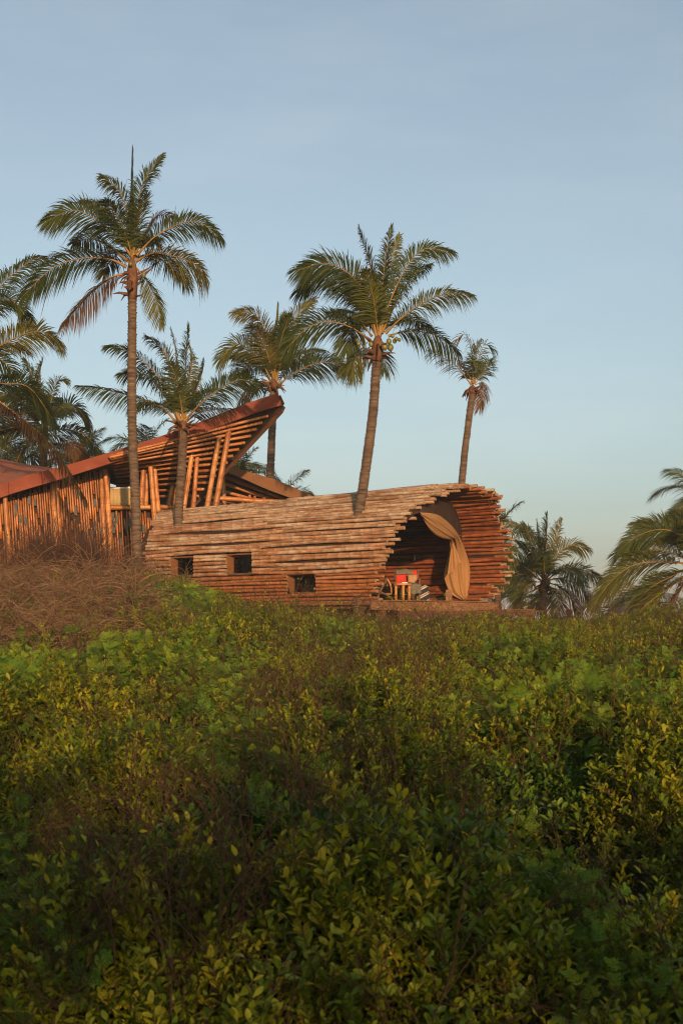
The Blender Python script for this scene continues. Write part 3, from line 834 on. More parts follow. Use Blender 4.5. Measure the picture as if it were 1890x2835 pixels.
# ------------------------------------------------------------------ the pavilion behind
pav = empty('bamboo_pavilion', tuple(at(250, 1560, 45)), 'open bamboo pavilion with sweeping terracotta roof rising to a point', 'pavilion')
YF = 43.3
n_top = [(-140, 1392), (-60, 1368), (0, 1344), (92, 1310), (162, 1294), (199, 1284), (275, 1261), (357, 1237), (430, 1213), (510, 1185), (590, 1154), (657, 1126), (720, 1103), (769, 1088)]
n_bot = [(-140, 1425), (-60, 1402), (0, 1377), (92, 1349), (162, 1329), (199, 1317), (275, 1293), (357, 1267), (430, 1245), (510, 1217), (590, 1187), (657, 1161), (720, 1138), (781, 1121)]
back = [(-140, 1225, 50), (-60, 1252, 50), (0, 1270, 50), (92, 1288, 49.7), (162, 1297, 49.4), (199, 1303, 49.2), (275, 1320, 48.8), (357, 1344, 48.4), (430, 1366, 47.9), (510, 1384, 47.2), (560, 1362, 46.6), (640, 1270, 45.3), (712, 1190, 44.2), (781, 1113, 43.5)]
def dens(pts, m_=4):
    P = np.array(pts, dtype=float); k = np.arange(len(P)); t = np.linspace(0, len(P) - 1, (len(P) - 1) * m_ + 1)
    Q = np.stack([np.interp(t, k, P[:, c]) for c in range(P.shape[1])], -1)
    for _ in range(3): Q[1:-1] = (Q[:-2] + 2 * Q[1:-1] + Q[2:]) / 4
    return Q
NT = np.array([at(x, y, YF) for x, y in dens(n_top)]); NB = np.array([at(x, y, YF) for x, y in dens(n_bot)])
BK = np.array([at(x, y, Y) for x, y, Y in dens(back)])
roof = MB()
rows = []
for f in np.linspace(0, 1, 10): rows.append(NT + np.array([0, 0.14, 0]) * (1 if f else 1) + (BK - NT) * f)
R_ = np.array(rows)
roof.grid(R_, 0, True)
rf = roof.build('roof', M['roof'], pav)
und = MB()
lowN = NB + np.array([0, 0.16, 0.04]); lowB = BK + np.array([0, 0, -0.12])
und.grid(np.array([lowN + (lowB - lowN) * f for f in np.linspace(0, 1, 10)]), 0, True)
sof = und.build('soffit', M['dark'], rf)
from mathutils.bvhtree import BVHTree
_sv = [v.co + world_loc(sof) for v in sof.data.vertices]
BV = BVHTree.FromPolygons(_sv, [tuple(p.vertices) for p in sof.data.polygons])
th = np.array([0, 0.13, 0])
cutsF = [0, 9, 18, 26, 35, 43, len(NB) - 1]           # fascia panels meet at open joints, each set a little differently
for k in range(len(cutsF) - 1):
    i0, i1 = cutsF[k], cutsF[k + 1] + 1
    nb, nt_ = NB[i0:i1].copy(), NT[i0:i1].copy()
    for A in (nb, nt_):
        A[:, 1] += random.uniform(-0.012, 0.012); A[:, 2] += random.uniform(-0.008, 0.008)
        d_ = nrm(A[1] - A[0]); A[0] += d_ * 0.006; A[-1] -= d_ * 0.006
    fb = MB()
    fb.grid(np.array([nb, nt_]), 0, True); fb.grid(np.array([nt_, nt_ + th]), 0, False); fb.grid(np.array([nb + th, nb]), 0, False); fb.grid(np.array([nt_ + th, nb + th]), 0, False)
    fb.add([nb[-1], nt_[-1], nt_[-1] + th, nb[-1] + th], [(0, 3, 2, 1)], 0); fb.add([nb[0], nt_[0], nt_[0] + th, nb[0] + th], [(0, 1, 2, 3)], 0)
    fb.build('fascia_panel', M['fascia'], rf)
# far edge beam from the tip down into the roof valley
eb = MB(); e0 = Vector(at(775, 1126, 43.7)); e1 = Vector(at(528, 1392, 47.0))
eb.bar(e0, e1, 0.34, 0.30, 0, up=Vector((0.5, 0.2, 0.8))); eb.build('edge_beam', M['beam'], rf)
fa = MB(); f0 = Vector(at(781, 1106, 43.45)); f1 = Vector(at(640, 1262, 45.2))
fa.bar(f0, f1, 0.05, 0.33, 0); fa.build('side_fascia', M['beam'], rf)

POST = (0.48, 0.20, 0.05); CANE = (0.42, 0.155, 0.038)
# bamboo rafters under the roof
for k in range(13):
    u = (k + 0.6) / 13.2
    rx, ry = 752 + (540 - 752) * u, 1140 + (1384 - 1140) * u
    sl = -0.27 * (1 - u) ** 1.25 - 0.0
    YR = 43.9 + 6.2 * u
    lx = 300 + 30 * u
    ly = ry - sl * (rx - lx)
    def dep(x, y):
        d0 = (at(x, y, 1.0) - Vector((0, 0, EYE)))
        h = BV.ray_cast(Vector((0, 0, EYE)), d0.normalized())
        return h[0].y if h[0] is not None else None
    smp = []
    for q_ in np.linspace(0, 1, 24):
        xx, yy = lx + (rx - lx) * q_, ly + (ry - ly) * q_
        dd = dep(xx, yy)
        if dd is not None: smp.append((q_, dd))
    if len(smp) < 3: continue
    Q_ = np.array(smp); c1, c0_ = np.polyfit(Q_[:, 0], Q_[:, 1], 1)
    sh = max(0.0, float((c0_ + c1 * Q_[:, 0] - Q_[:, 1]).max()))          # keep the pole clear below the boards
    a = at(lx, ly, c0_ - sh - 0.12); b = at(rx, ry, c0_ + c1 - sh - 0.12)
    pole('rafter', a, b, 0.050, pav, M['cane'], jit(CANE, 0.18), 8, False, 0.006, 0.55)
# posts
posts = [((402, 1262), (391, 1405), 45.0, 0.085), ((411, 1259), (404, 1405), 45.4, 0.08), ((414, 1252), (429, 1448), 44.7, 0.088), ((423, 1249), (442, 1446), 45.0, 0.085),
         ((487, 1310), (464, 1412), 46.2, 0.085), ((496, 1312), (478, 1412), 46.5, 0.07), ((533, 1258), (508, 1412), 44.35, 0.08), ((548, 1258), (535, 1412), 44.5, 0.075),
         ((613, 1192), (573, 1405), 43.75, 0.085), ((638, 1180), (597, 1405), 43.65, 0.09),
         ((280, 1290), (292, 1560), 44.9, 0.088), ((290, 1285), (309, 1560), 44.7, 0.088),
         ((145, 1332), (162, 1560), 44.1, 0.088), ((154, 1329), (172, 1560), 44.3, 0.085), ((14, 1370), (30, 1560), 43.6, 0.08)]
for (a, b_, Y, r) in posts:
    pole('post', at(b_[0], b_[1], Y), at(a[0], a[1] - 12, Y), r, pav, M['cane'], jit(POST, 0.12), 10, True, 0.006, 0.42)
# cane wall
def ybot(px): return float(np.interp(px, [p[0] for p in n_bot], [p[1] for p in n_bot]))
wallY = lambda px: 43.75 + (px + 120) * 0.0026
px = -110.0; pitch = 6.5; ci = 0
while px < 282:
    Y = wallY(px); lean = 18 * (0.6 + 0.4 * (px + 120) / 400)
    ytop, ylow = ybot(px) - 6, 1572
    short = random.random()
    y0 = ytop + (random.uniform(8, 34) if short < 0.6 else 0)
    cuts = []
    y = y0 + random.uniform(40, 130)
    while y < 1540:
        if random.random() < 0.52: cuts.append((y, y + random.uniform(18, 32)))
        y += random.uniform(45, 110)
    cur_y = y0
    segs = []
    for c0_, c1_ in cuts: segs.append((cur_y, c0_)); cur_y = c1_
    segs.append((cur_y, ylow))
    def X(y): return px + lean * (y - 1330) / 230 - 6
    for (sa, sb) in segs:
        if sb - sa < 6: continue
        pole('cane', at(X(sb), sb, Y), at(X(sa), sa, Y), random.uniform(0.028, 0.036), pav, M['cane'], jit(CANE, 0.4), 6, False, 0.005, 0.5)
    px += pitch * random.uniform(0.94, 1.08)
# parapet of canes under the rail
px = 308.0
while px < 440:
    Y = 45.05 + (px - 300) * 0.001; y0 = 1414 + random.choice([0, 0, 6, 20]); lean = 9
    segs = [(y0, 1560)]
    if random.random() < 0.4:
        c = random.uniform(1440, 1500); segs = [(y0, c), (c + 20, 1560)]
    for sa, sb in segs:
        pole('cane', at(px + lean * (sb - 1410) / 150, sb, Y), at(px + lean * (sa - 1410) / 150, sa, Y), random.uniform(0.028, 0.036), pav, M['cane'], jit(CANE, 0.4), 6, False, 0.005, 0.5)
    px += 7.0 * random.uniform(0.94, 1.08)
# dark boards behind the cane walls; dark patches paint the shaded gaps
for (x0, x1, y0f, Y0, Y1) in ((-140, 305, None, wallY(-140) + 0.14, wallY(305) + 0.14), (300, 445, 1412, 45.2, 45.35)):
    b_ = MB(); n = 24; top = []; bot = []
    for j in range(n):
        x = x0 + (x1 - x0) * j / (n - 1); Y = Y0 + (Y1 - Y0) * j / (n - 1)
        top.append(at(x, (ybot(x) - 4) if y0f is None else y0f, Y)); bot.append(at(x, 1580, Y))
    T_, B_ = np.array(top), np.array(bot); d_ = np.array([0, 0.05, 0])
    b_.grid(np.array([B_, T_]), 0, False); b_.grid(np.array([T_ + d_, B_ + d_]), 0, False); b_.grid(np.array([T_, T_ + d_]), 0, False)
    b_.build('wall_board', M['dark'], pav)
for k in range(34):
    x = random.choice([random.uniform(20, 285), random.uniform(170, 290), random.uniform(310, 400)]); y = random.uniform(1360, 1520) if x < 300 else random.uniform(1430, 1500)
    Y = (wallY(x) - 0.035) if x < 300 else 45.02
    w_, h_ = 0.075, random.uniform(0.2, 0.32)
    c = at(x, y, Y); b_ = MB(); b_.box((c.x - w_/2, c.y - 0.012, c.z - h_/2), (c.x + w_/2, c.y + 0.012, c.z + h_/2)); b_.build('gap_patch', M['wallgap'], pav)
# rails
pole('rail', at(303, 1405, 44.95), at(428, 1404, 44.95), 0.085, pav, M['cane'], jit(POST), 10, True, 0.004, 0.5)
pole('rail', at(434, 1402, 45.4), at(505, 1406, 46.0), 0.07, pav, M['cane'], jit(POST), 10, True, 0.004, 0.5)
pole('rail', at(436, 1416, 45.4), at(505, 1420, 46.0), 0.07, pav, M['cane'], jit(POST), 10, True, 0.004, 0.5)
# blind
b_ = MB(); n = 30; rows = []
for zz in (1353, 1378, 1403):
    rows.append([at(300 + 62 * j / (n - 1), zz, 45.75 + 0.012 * math.sin(j * 1.3)) for j in range(n)])
b_.grid(np.array(rows), 0, True); bo = b_.build('roller_blind', M['blind'], None, origin=tuple(at(330, 1403, 45.75)))
bo.modifiers.new('thickness', 'SOLIDIFY').thickness = 0.01
tag(bo, 'cream roller blind hanging in the pavilion opening above the rail', 'blind')
b_ = MB(); b_.tube([at(298, 1352, 45.74), at(364, 1350, 45.74)], 0.035, 8); b_.build('roller', M['cane'], bo)
# back wall, coloured dark as interior shade, and floor inside the pavilion
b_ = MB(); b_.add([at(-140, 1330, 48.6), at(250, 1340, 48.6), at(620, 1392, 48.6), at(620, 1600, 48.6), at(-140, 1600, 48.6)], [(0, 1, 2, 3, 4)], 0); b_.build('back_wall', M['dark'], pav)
b_ = MB(); b_.add([at(-140, 1600, 44), at(445, 1530, 45.3), at(900, 1480, 47), at(900, 1480, 56), at(-140, 1560, 54)], [(0, 1, 2, 3, 4)], 0); b_.build('floor', M['beam'], pav)

# lower wing roof behind
wing = empty('bamboo_wing', tuple(at(740, 1500, 50)), 'lower pavilion wing with sloping ochre roof edge behind the cabin', 'pavilion')
w_top = [(560, 1264), (625, 1287), (690, 1306), (760, 1327), (820, 1352), (882, 1382), (960, 1420)]
w_bot = [(560, 1282), (621, 1304), (680, 1328), (736, 1354), (790, 1373), (832, 1389), (920, 1430)]
WT = np.array([at(x, y, 49.2) for x, y in dens(w_top)]); WB = np.array([at(x, y, 49.2) for x, y in dens(w_bot)])
b_ = MB(); b_.grid(np.array([WB, WT]), 0, True); b_.grid(np.array([WT, WT + th]), 0); b_.grid(np.array([WB + th, WB]), 0); b_.grid(np.array([WT + th, WB + th]), 0)
b_.build('fascia', M['fascia2'], wing)
b_ = MB(); Wb2 = np.array([at(x, y + 25, 56) for x, y in dens(w_top)]); b_.grid(np.array([WT + th, Wb2]), 0, True); wr = b_.build('roof', M['fascia2'], wing)
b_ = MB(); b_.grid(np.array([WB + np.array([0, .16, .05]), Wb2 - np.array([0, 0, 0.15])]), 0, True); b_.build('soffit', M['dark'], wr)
b_ = MB(); Wb3 = np.array([at(x, 1470, 56) for x, y in dens(w_top)]); b_.grid(np.array([Wb3, Wb2 - np.array([0, 0.02, 0.05])]), 0, False); b_.build('back_wall', M['dark'], wing)  # dark colour stands in for the shaded inside of the wing
for k, (a, b2) in enumerate([((590, 1308), (800, 1388)), ((580, 1326), (790, 1395)), ((570, 1346), (770, 1402)), ((560, 1362), (740, 1405)), ((555, 1374), (700, 1402))]):
    pole('rafter', at(a[0], a[1], 50.2 + 0.35 * k), at(b2[0], b2[1], 50.0 + 0.35 * k), 0.065, wing, M['cane'], jit(CANE, 0.15), 8, False, 0.006, 0.55)
pole('rail', at(560, 1376, 49.6), at(860, 1394, 49.8), 0.085, wing, M['cane'], jit(POST), 8, False, 0.004, 0.5)
for x, y in ((612, 1384), (649, 1378), (664, 1372), (691, 1370), (705, 1373), (731, 1378), (770, 1378), (777, 1379), (790, 1382), (558, 1378)):
    pole('baluster', at(x, 1412, 50.0), at(x, y, 50.0), 0.055, wing, M['cane'], jit(CANE), 8, False, 0.004, 0.5)
pole('post', at(622, 1410, 49.7), at(616, 1290, 49.7), 0.075, wing, M['cane'], jit(POST), 8, False, 0.004, 0.5)

# ------------------------------------------------------------------ palms
def resample(P, n):
    P = np.asarray(P, dtype=float)
    # Catmull-Rom through the points
    Q = np.vstack([2*P[0]-P[1], P, 2*P[-1]-P[-2]]); out = []
    for i in range(1, len(Q) - 2):
        for t in np.linspace(0, 1, 12, endpoint=False):
            p0, p1, p2, p3 = Q[i-1], Q[i], Q[i+1], Q[i+2]
            out.append(0.5*((2*p1)+(-p0+p2)*t+(2*p0-5*p1+4*p2-p3)*t*t+(-p0+3*p1-3*p2+p3)*t**3))
    out.append(P[-1]); out = np.array(out)
    d = np.concatenate([[0], np.cumsum(np.linalg.norm(np.diff(out, axis=0), axis=1))])
    t = np.linspace(0, d[-1], n)
    return np.stack([np.interp(t, d, out[:, c]) for c in range(3)], -1), d[-1]

WIND = np.array([-0.25, 0.1, -0.1])
def frond(parent, pts, roll=0.0, dry=0.0, lmax=0.62, seed=0, spear=False, vee=18, dens_=1.0, tatter=0.03):
    """one pinnate leaf: midrib through pts (world), leaflets on both sides"""
    r = np.random.default_rng(seed)
    N = 30
    P, Ln = resample(pts, N)
    T = nrm(np.gradient(P, axis=0))
    out = P[-1] - P[0]; out[2] = 0
    if np.linalg.norm(out) < 0.15: out = np.array([0.3, -1, 0.0])
    out = out / np.linalg.norm(out)
    S0 = np.cross(np.array([0, 0, 1.0]), out)
    S = nrm(S0[None] - T * (T @ S0)[:, None]); Nn = np.cross(T, S)
    tt = np.linspace(0, 1, N)
    ra = np.radians(roll) * sstep(0.0, 0.55, tt)
    S, Nn = S * np.cos(ra)[:, None] + Nn * np.sin(ra)[:, None], Nn * np.cos(ra)[:, None] - S * np.sin(ra)[:, None]
    mb = MB()
    w0 = 0.034 * min(1.0, Ln / 2.6)
    mb.tube(P, np.interp(tt, [0, 0.06, 0.2, 0.6, 1], [w0 * 1.7, w0 * 1.1, w0 * 0.72, w0 * 0.42, w0 * 0.12]), 5, 0, cap=False)
    lmax = lmax * 1.22
    n = int(52 * Ln * dens_)
    ts = np.linspace(0.13 if not spear else 0.3, 0.995, n)
    lens = lmax * np.interp(ts, [0.1, 0.22, 0.45, 0.7, 0.9, 1.0], [0.5, 0.85, 1.0, 0.86, 0.6, 0.36])
    V = []; F = []; o = 0
    for side in (-1, 1):
        tj = np.clip(ts + r.normal(0, 0.004, n), 0, 1)
        def I(A): return np.stack([np.interp(tj, tt, A[:, c]) for c in range(3)], -1)
        p, tv, sv, nv = I(P), nrm(I(T)), nrm(I(S)), nrm(I(Nn))
        ang = np.radians(np.interp(tj, [0.1, 0.5, 0.85, 1.0], [68, 55, 36, 14]) + r.normal(0, 2.5, n))
        if spear: ang = np.radians(np.interp(tj, [0.1, 1.0], [16, 6]) + r.normal(0, 3, n))
        v = np.radians(vee + r.normal(0, 9, n))
        d = tv * np.cos(ang)[:, None] + (sv * side * np.cos(v)[:, None] + nv * np.sin(v)[:, None]) * np.sin(ang)[:, None]
        d = nrm(d)
        Lf = lens * (1 + r.normal(0, 0.07, n))
        keep = r.random(n) > tatter
        drop = np.interp(tj, [0, 1], [0.30, 0.46]) * (1 + r.normal(0, 0.25, n)) * (1 + 0.7 * dry)
        if spear: drop *= 0.2
        g = np.array([0, 0, -1.0]) + WIND * 0.8
        m1 = p + d * (Lf * 0.38)[:, None] + g * (Lf * drop * 0.12)[:, None]
        m2 = p + d * (Lf * 0.72)[:, None] + g * (Lf * drop * 0.48)[:, None]
        tip = p + d * (Lf * 0.98)[:, None] + g * (Lf * drop)[:, None]
        tw = np.radians(r.normal(0, 22, n))
        wv = nrm(np.cross(d, nv)); nn = np.cross(wv, d)
        wv = wv * np.cos(tw)[:, None] + nn * np.sin(tw)[:, None]
        wd = 0.0122 * (1 + r.normal(0, 0.15, n)) * (lmax / 0.62) ** 0.5
        wd = wd[:, None]
        quad = np.stack([p - wv*wd*0.5, p + wv*wd*0.5, m1 - wv*wd, m1 + wv*wd, m2 - wv*wd*0.72, m2 + wv*wd*0.72, tip], 1)
        for k in range(n):
            if not keep[k]: continue
            V.append(quad[k]); F += [(o, o+1, o+3, o+2), (o+2, o+3, o+5, o+4), (o+4, o+5, o+6)]; o += 7
    mb.add(np.concatenate(V), F, 1, False)
    drymix = r.random() < dry
    return mb.build('frond', [M['rachis_dry'] if dry > 0.7 else M['rachis'], M['frond_dry'] if dry > 0.5 else M['frond']], parent)

def trunk(parent, pts, r0, r1, seed=0, rings=0.085):
    r = np.random.default_rng(seed)
    Pc, Ln = resample(pts, 60)
    n = int(Ln / rings); t = np.linspace(0, 1, 60)
    X = []; R = []
    for i in range(n):
        u0, u1 = i / n, (i + 0.82) / n
        rad = r0 + (r1 - r0) * u0 ** 0.7 + 0.08 * max(0, 1 - u0 * Ln / 0.7) ** 2 
        k = 1 + r.normal(0, 0.02)
        X += [u0, u1]; R += [rad * k * 0.87, rad * k * (1.05 + r.random() * 0.04)]
    X = np.array(X); C = np.stack([np.interp(X, t, Pc[:, c]) for c in range(3)], -1)
    C += r.normal(0, 0.004, C.shape)
    mb = MB(); mb.tube(C, np.array(R), 12, 0, smooth=True)
    return mb.build('trunk', M['trunk'], parent)

def crown_bits(parent, heart, top, r1, seed, nuts=(), scale=1.0):
    """fibre sheath, old leaf bases, coconuts"""
    r = np.random.default_rng(seed); heart = np.array(heart); top = np.array(top)
    mb = MB(); ax = heart - top
    k = np.linspace(0, 1, 8)
    mb.tube(top[None] + ax[None] * (k[:, None] * 1.05), r1 * np.array([1.02, 1.12, 1.22, 1.28, 1.25, 1.1, 0.8, 0.35]), 10, 0)
    mb.build('fibre_sheath', M['boot'], parent)
    for i in range(17):
        a = r.uniform(0, 6.28); b0 = top + ax * r.uniform(0.05, 0.7)
        d = np.array([math.cos(a), math.sin(a), 0]); up = r.uniform(-1.1, 1.0)
        Ls = r.uniform(0.2, 0.62) * scale
        p = [b0 + d * r1 * 0.9, b0 + d * (r1 + Ls * 0.45) + np.array([0, 0, Ls * 0.4 * up]), b0 + d * (r1 + Ls * 0.8) + np.array([0, 0, Ls * up - 0.1])]
        mb = MB(); mb.tube(p, np.array([0.055, 0.036, 0.010]) * scale * r.uniform(0.6, 1.2), 5, 0); mb.build('leaf_base', M['boot'], parent)
    for (x, y, Y, rad) in nuts:
        c = at(x, y, Y); mb = MB(); mb.ball(c, rad, 0, 10, 8, (1, 1, 1.18)); mb.build('coconut', M['coconut'], parent)

_fs = [100]
def px_frond(parent, line, Y, heartY, dz, roll, **kw):
    """midrib through photograph pixels, swinging dz metres towards (-) or away (+) at its tip"""
    n = len(line); pts = []
    for i, (x, y) in enumerate(line):
        u = i / (n - 1); pts.append(np.array(at(x, y, heartY + dz * u ** 1.2)))
    _fs[0] += 1
    return frond(parent, pts, roll=roll, seed=_fs[0], **kw)

def free_frond(parent, heart, az, el, Ln, droop, roll=0.0, **kw):
    """az: 0 = to the right (+x), 90 = away from the camera"""
    a, e = math.radians(az), math.radians(el); p = np.array(heart, dtype=float); pts = [p.copy()]
    for k in range(6):
        d = np.array([math.cos(a) * math.cos(e), math.sin(a) * math.cos(e), math.sin(e)])
        p = p + d * Ln / 6; pts.append(p.copy()); e -= math.radians(droop) / 6
    _fs[0] += 1
    return frond(parent, pts, roll=roll, seed=_fs[0], **kw)

def zc(pts, sc, ox, oy): return [(ox + x / sc, oy + y / sc) for x, y in pts]

def palm(label, Y, base, top, heart, r0, r1, seed, mids=(), nuts=(), group=None, name='palm_tree', cs=1.0):
    b = at(base[0], base[1], Y)
    gz = float(ground_z(b.x, b.y)) - 0.1
    root = empty(name, (b.x, b.y, gz), label, 'palm tree', group or 'coconut palms around the cabin')
    pts = [(b.x, b.y, gz)] if b.z > gz + 0.1 else []
    if pts:
        # carry the trunk down to the ground along its lean
        pass
    pts += [np.array(at(x, y, Y)) for x, y in [base, *mids, top]]
    pts = [np.array(p, dtype=float) for p in pts]
    trunk(root, pts, r0, r1, seed)
    h = np.array(at(heart[0], heart[1], Y))
    crown_bits(root, h, pts[-1], r1, seed, nuts, cs)
    return root, h

# 1 tall palm at the left
p1, h1 = palm('tallest coconut palm, straight trunk rising beside the left end of the cabin', 40.0, (382, 1600), (367, 830), (366, 715), 0.15, 0.125, 1, [(376, 1400), (366, 1150)], nuts=[(362, 731, 39.75, 0.055), (399, 762, 39.8, 0.06)])
Z5 = lambda *p: zc(p, 2.45, 40, 380)
FR = [(Z5((800,800),(795,600),(794,350),(800,95)), 0.2, 80, dict(spear=True, lmax=0.55)),
      (Z5((808,800),(835,560),(868,330),(1000,125)), -0.7, 85, dict(lmax=0.62, vee=10)),
      (Z5((795,790),(770,560),(715,370),(590,265)), 0.5, 60, dict(lmax=0.60)),
      (Z5((790,800),(700,680),(560,560),(400,495),(225,565)), -0.7, 55, dict(lmax=0.70)),
      (Z5((790,800),(720,640),(620,500),(470,440)), 1.2, 40, dict(lmax=0.6)),
      (Z5((760,880),(640,825),(440,825),(250,895),(60,1075)), -0.4, 50, dict(lmax=0.62, dry=0.45)),
      (Z5((770,840),(640,740),(520,690),(400,720)), 1.6, 40, dict(lmax=0.6)),
      (Z5((830,800),(960,670),(1150,580),(1270,585),(1400,690)), -0.3, -55, dict(lmax=0.55)),
      (Z5((825,840),(950,785),(1110,815),(1220,860),(1300,960)), -0.9, -55, dict(lmax=0.62, dry=0.5)),
      (Z5((815,800),(900,650),(980,530),(1100,545)), 1.3, -30, dict(lmax=0.5, dry=0.6)),
      (Z5((770,920),(640,960),(500,1080),(330,1270)), 0.3, 30, dict(lmax=0.45, dry=0.9, vee=-25)),
      (Z5((830,890),(910,990),(965,1110),(1000,1265)), 0.5, -30, dict(lmax=0.42, vee=-20))]
for ln, dz, rl, kw in FR: px_frond(p1, ln, 40, 40.0, dz, rl, **kw)
free_frond(p1, h1, 250, 62, 2.0, 55, 20); free_frond(p1, h1, 80, 50, 2.4, 60, 0); free_frond(p1, h1, 120, 30, 2.4, 70, 0); free_frond(p1, h1, 50, 20, 2.3, 70, 0)
free_frond(p1, h1, 300, 70, 1.9, 40, 20)

# 2 palm growing through the left part of the cabin roof
p2, h2 = palm('shorter coconut palm growing up through the left part of the cabin roof', 41.8, (494, 1480), (507, 1195), (507, 1165), 0.145, 0.135, 2, [(496, 1400), (503, 1300)])
Z3 = lambda *p: zc(p, 2.8, 200, 880)
FR = [(Z3((845,800),(875,600),(880,330),(905,60)), -0.6, 88, dict(lmax=0.6, vee=8)),
      (Z3((830,800),(815,500),(800,250),(765,80)), 0.5, 70, dict(lmax=0.4)),
      (Z3((835,800),(790,560),(720,270),(580,145)), 0.4, 50, dict(lmax=0.55)),
      (Z3((830,800),(740,560),(560,340),(400,240),(270,220)), 0.2, 45, dict(lmax=0.5, dry=0.3)),
      (Z3((825,800),(720,600),(560,440),(380,440)), 1.0, 40, dict(lmax=0.6)),
      (Z3((815,820),(700,700),(510,620),(250,555),(40,525)), -0.6, 40, dict(lmax=0.42, dry=0.3, vee=-10)),
      (Z3((870,800),(1000,660),(1160,540),(1300,480),(1480,520)), -0.9, -58, dict(lmax=0.6)),
      (Z3((860,800),(960,560),(1010,420),(1020,330)), 0.9, -50, dict(lmax=0.55)),
      (Z3((890,800),(980,735),(1100,712),(1240,705)), -1.0, -45, dict(lmax=0.5, dry=0.6, vee=-15)),
      (Z3((860,800),(900,520),(930,330),(915,220)), 0.9, 70, dict(lmax=0.5))]
for ln, dz, rl, kw in FR: px_frond(p2, ln, 41.8, 41.8, dz, rl, **kw)
free_frond(p2, h2, 260, 68, 1.9, 40, 20); free_frond(p2, h2, 100, 45, 2.4, 50, 0); free_frond(p2, h2, 60, 55, 2.2, 50, 0); free_frond(p2, h2, 140, 40, 2.3, 60, 0)

# 3 leaning palm growing through the right part of the roof
p3, h3 = palm('leaning coconut palm with nuts growing through the right part of the cabin roof', 38.0, (993, 1450), (1042, 1000), (1046, 930), 0.165, 0.125, 3, [(1003, 1360), (1020, 1240), (1034, 1120)],
              nuts=[(1064, 960, 37.75, 0.085), (1080, 962, 37.8, 0.085), (1092, 944, 37.9, 0.06), (1097, 938, 37.8, 0.05), (993, 951, 37.8, 0.06), (1105, 941, 37.9, 0.045), (1086, 930, 37.8, 0.05), (1026, 953, 37.7, 0.06), (1076, 945, 37.7, 0.07)])
Z6 = lambda *p: zc(p, 2.45, 780, 580)
FR = [(Z6((640,860),(590,640),(480,460),(310,365),(105,410)), -0.8, 62, dict(lmax=0.72)),
      (Z6((640,850),(540,640),(420,520),(270,462),(110,560)), 0.6, 55, dict(lmax=0.6)),
      (Z6((600,890),(480,805),(330,762),(180,800),(30,945)), -0.5, 50, dict(lmax=0.68)),
      (Z6((655,850),(640,600),(590,350),(525,130)), 0.6, 60, dict(lmax=0.55)),
      (Z6((660,850),(680,600),(700,350),(745,115)), -0.4, 88, dict(lmax=0.5, vee=8)),
      (Z6((665,850),(700,560),(740,340),(795,175)), 0.5, 80, dict(lmax=0.5)),
      (Z6((660,860),(730,630),(840,400),(960,270),(1150,285)), -0.3, -60, dict(lmax=0.55)),
      (Z6((675,840),(780,620),(880,460),(1010,372)), 0.9, -50, dict(lmax=0.52)),
      (Z6((700,840),(830,720),(1000,610),(1140,570),(1285,580)), -0.6, -50, dict(lmax=0.5, dry=0.35)),
      (Z6((720,860),(850,825),(1030,850),(1190,960)), -0.2, -40, dict(lmax=0.55, dry=0.4, vee=-5)),
      (Z6((620,920),(520,980),(420,1100)), 0.4, 30, dict(lmax=0.5, vee=-25)),
      (Z6((610,860),(500,720),(470,800),(440,960)), 0.9, 20, dict(lmax=0.6, vee=-20)),
      (Z6((670,930),(700,1000),(695,1090)), 0.5, -20, dict(lmax=0.4, vee=-25)),
      (Z6((580,900),(500,1000),(480,1130)), 0.2, 20, dict(lmax=0.45, vee=-25))]
for ln, dz, rl, kw in FR: px_frond(p3, ln, 38, 38.0, dz, rl, **kw)
free_frond(p3, h3, 255, 66, 2.0, 45, 20); free_frond(p3, h3, 95, 45, 2.4, 60, 0); free_frond(p3, h3, 130, 50, 2.2, 60, 0); free_frond(p3, h3, 45, 40, 2.2, 60, 0); free_frond(p3, h3, 200, 72, 1.8, 30, 30)

# 4 palm behind the roof tip
p4, h4 = palm('coconut palm behind the pointed tip of the terracotta roof', 51.0, (750, 1420), (757, 1085), (757, 1050), 0.155, 0.14, 4, [(748, 1330), (753, 1200)])
Zb = lambda *p: zc(p, 4.126, 580, 800)
FR = [(Zb((730,1060),(690,700),(590,380),(480,280),(300,265)), 0.5, 55, dict(lmax=0.75)),
      (Zb((735,1060),(720,700),(760,400),(780,180)), 0.2, 85, dict(lmax=0.4, spear=True)),
      (Zb((745,1060),(780,700),(830,400),(860,270)), 0.8, 70, dict(lmax=0.6)),
      (Zb((760,1060),(860,650),(980,340),(1200,110)), 0.4, -55, dict(lmax=0.75)),
      (Zb((715,1080),(620,880),(450,690),(300,635),(125,800)), -0.7, 55, dict(lmax=0.75)),
      (Zb((780,1120),(920,990),(1180,860),(1400,840),(1540,900)), -0.6, -50, dict(lmax=0.8)),
      (Zb((770,1100),(880,940),(1020,810),(1180,790)), 0.7, -40, dict(lmax=0.75)),
      (Zb((700,1060),(560,1060),(420,1140),(330,1300)), -0.4, 30, dict(lmax=0.7, dry=0.9, vee=-20)),
      (Zb((720,1080),(560,900),(400,900),(330,1000)), 1.2, 40, dict(lmax=0.7))]
for ln, dz, rl, kw in FR: px_frond(p4, ln, 51, 51.0, dz, rl, **kw)
for az, el, L_, dr in ((250, 60, 2.6, 50), (80, 45, 3, 60), (130, 50, 2.8, 60), (40, 55, 2.8, 60), (300, 72, 2.4, 30)): free_frond(p4, h4, az, el, L_, dr, 10, lmax=0.75)

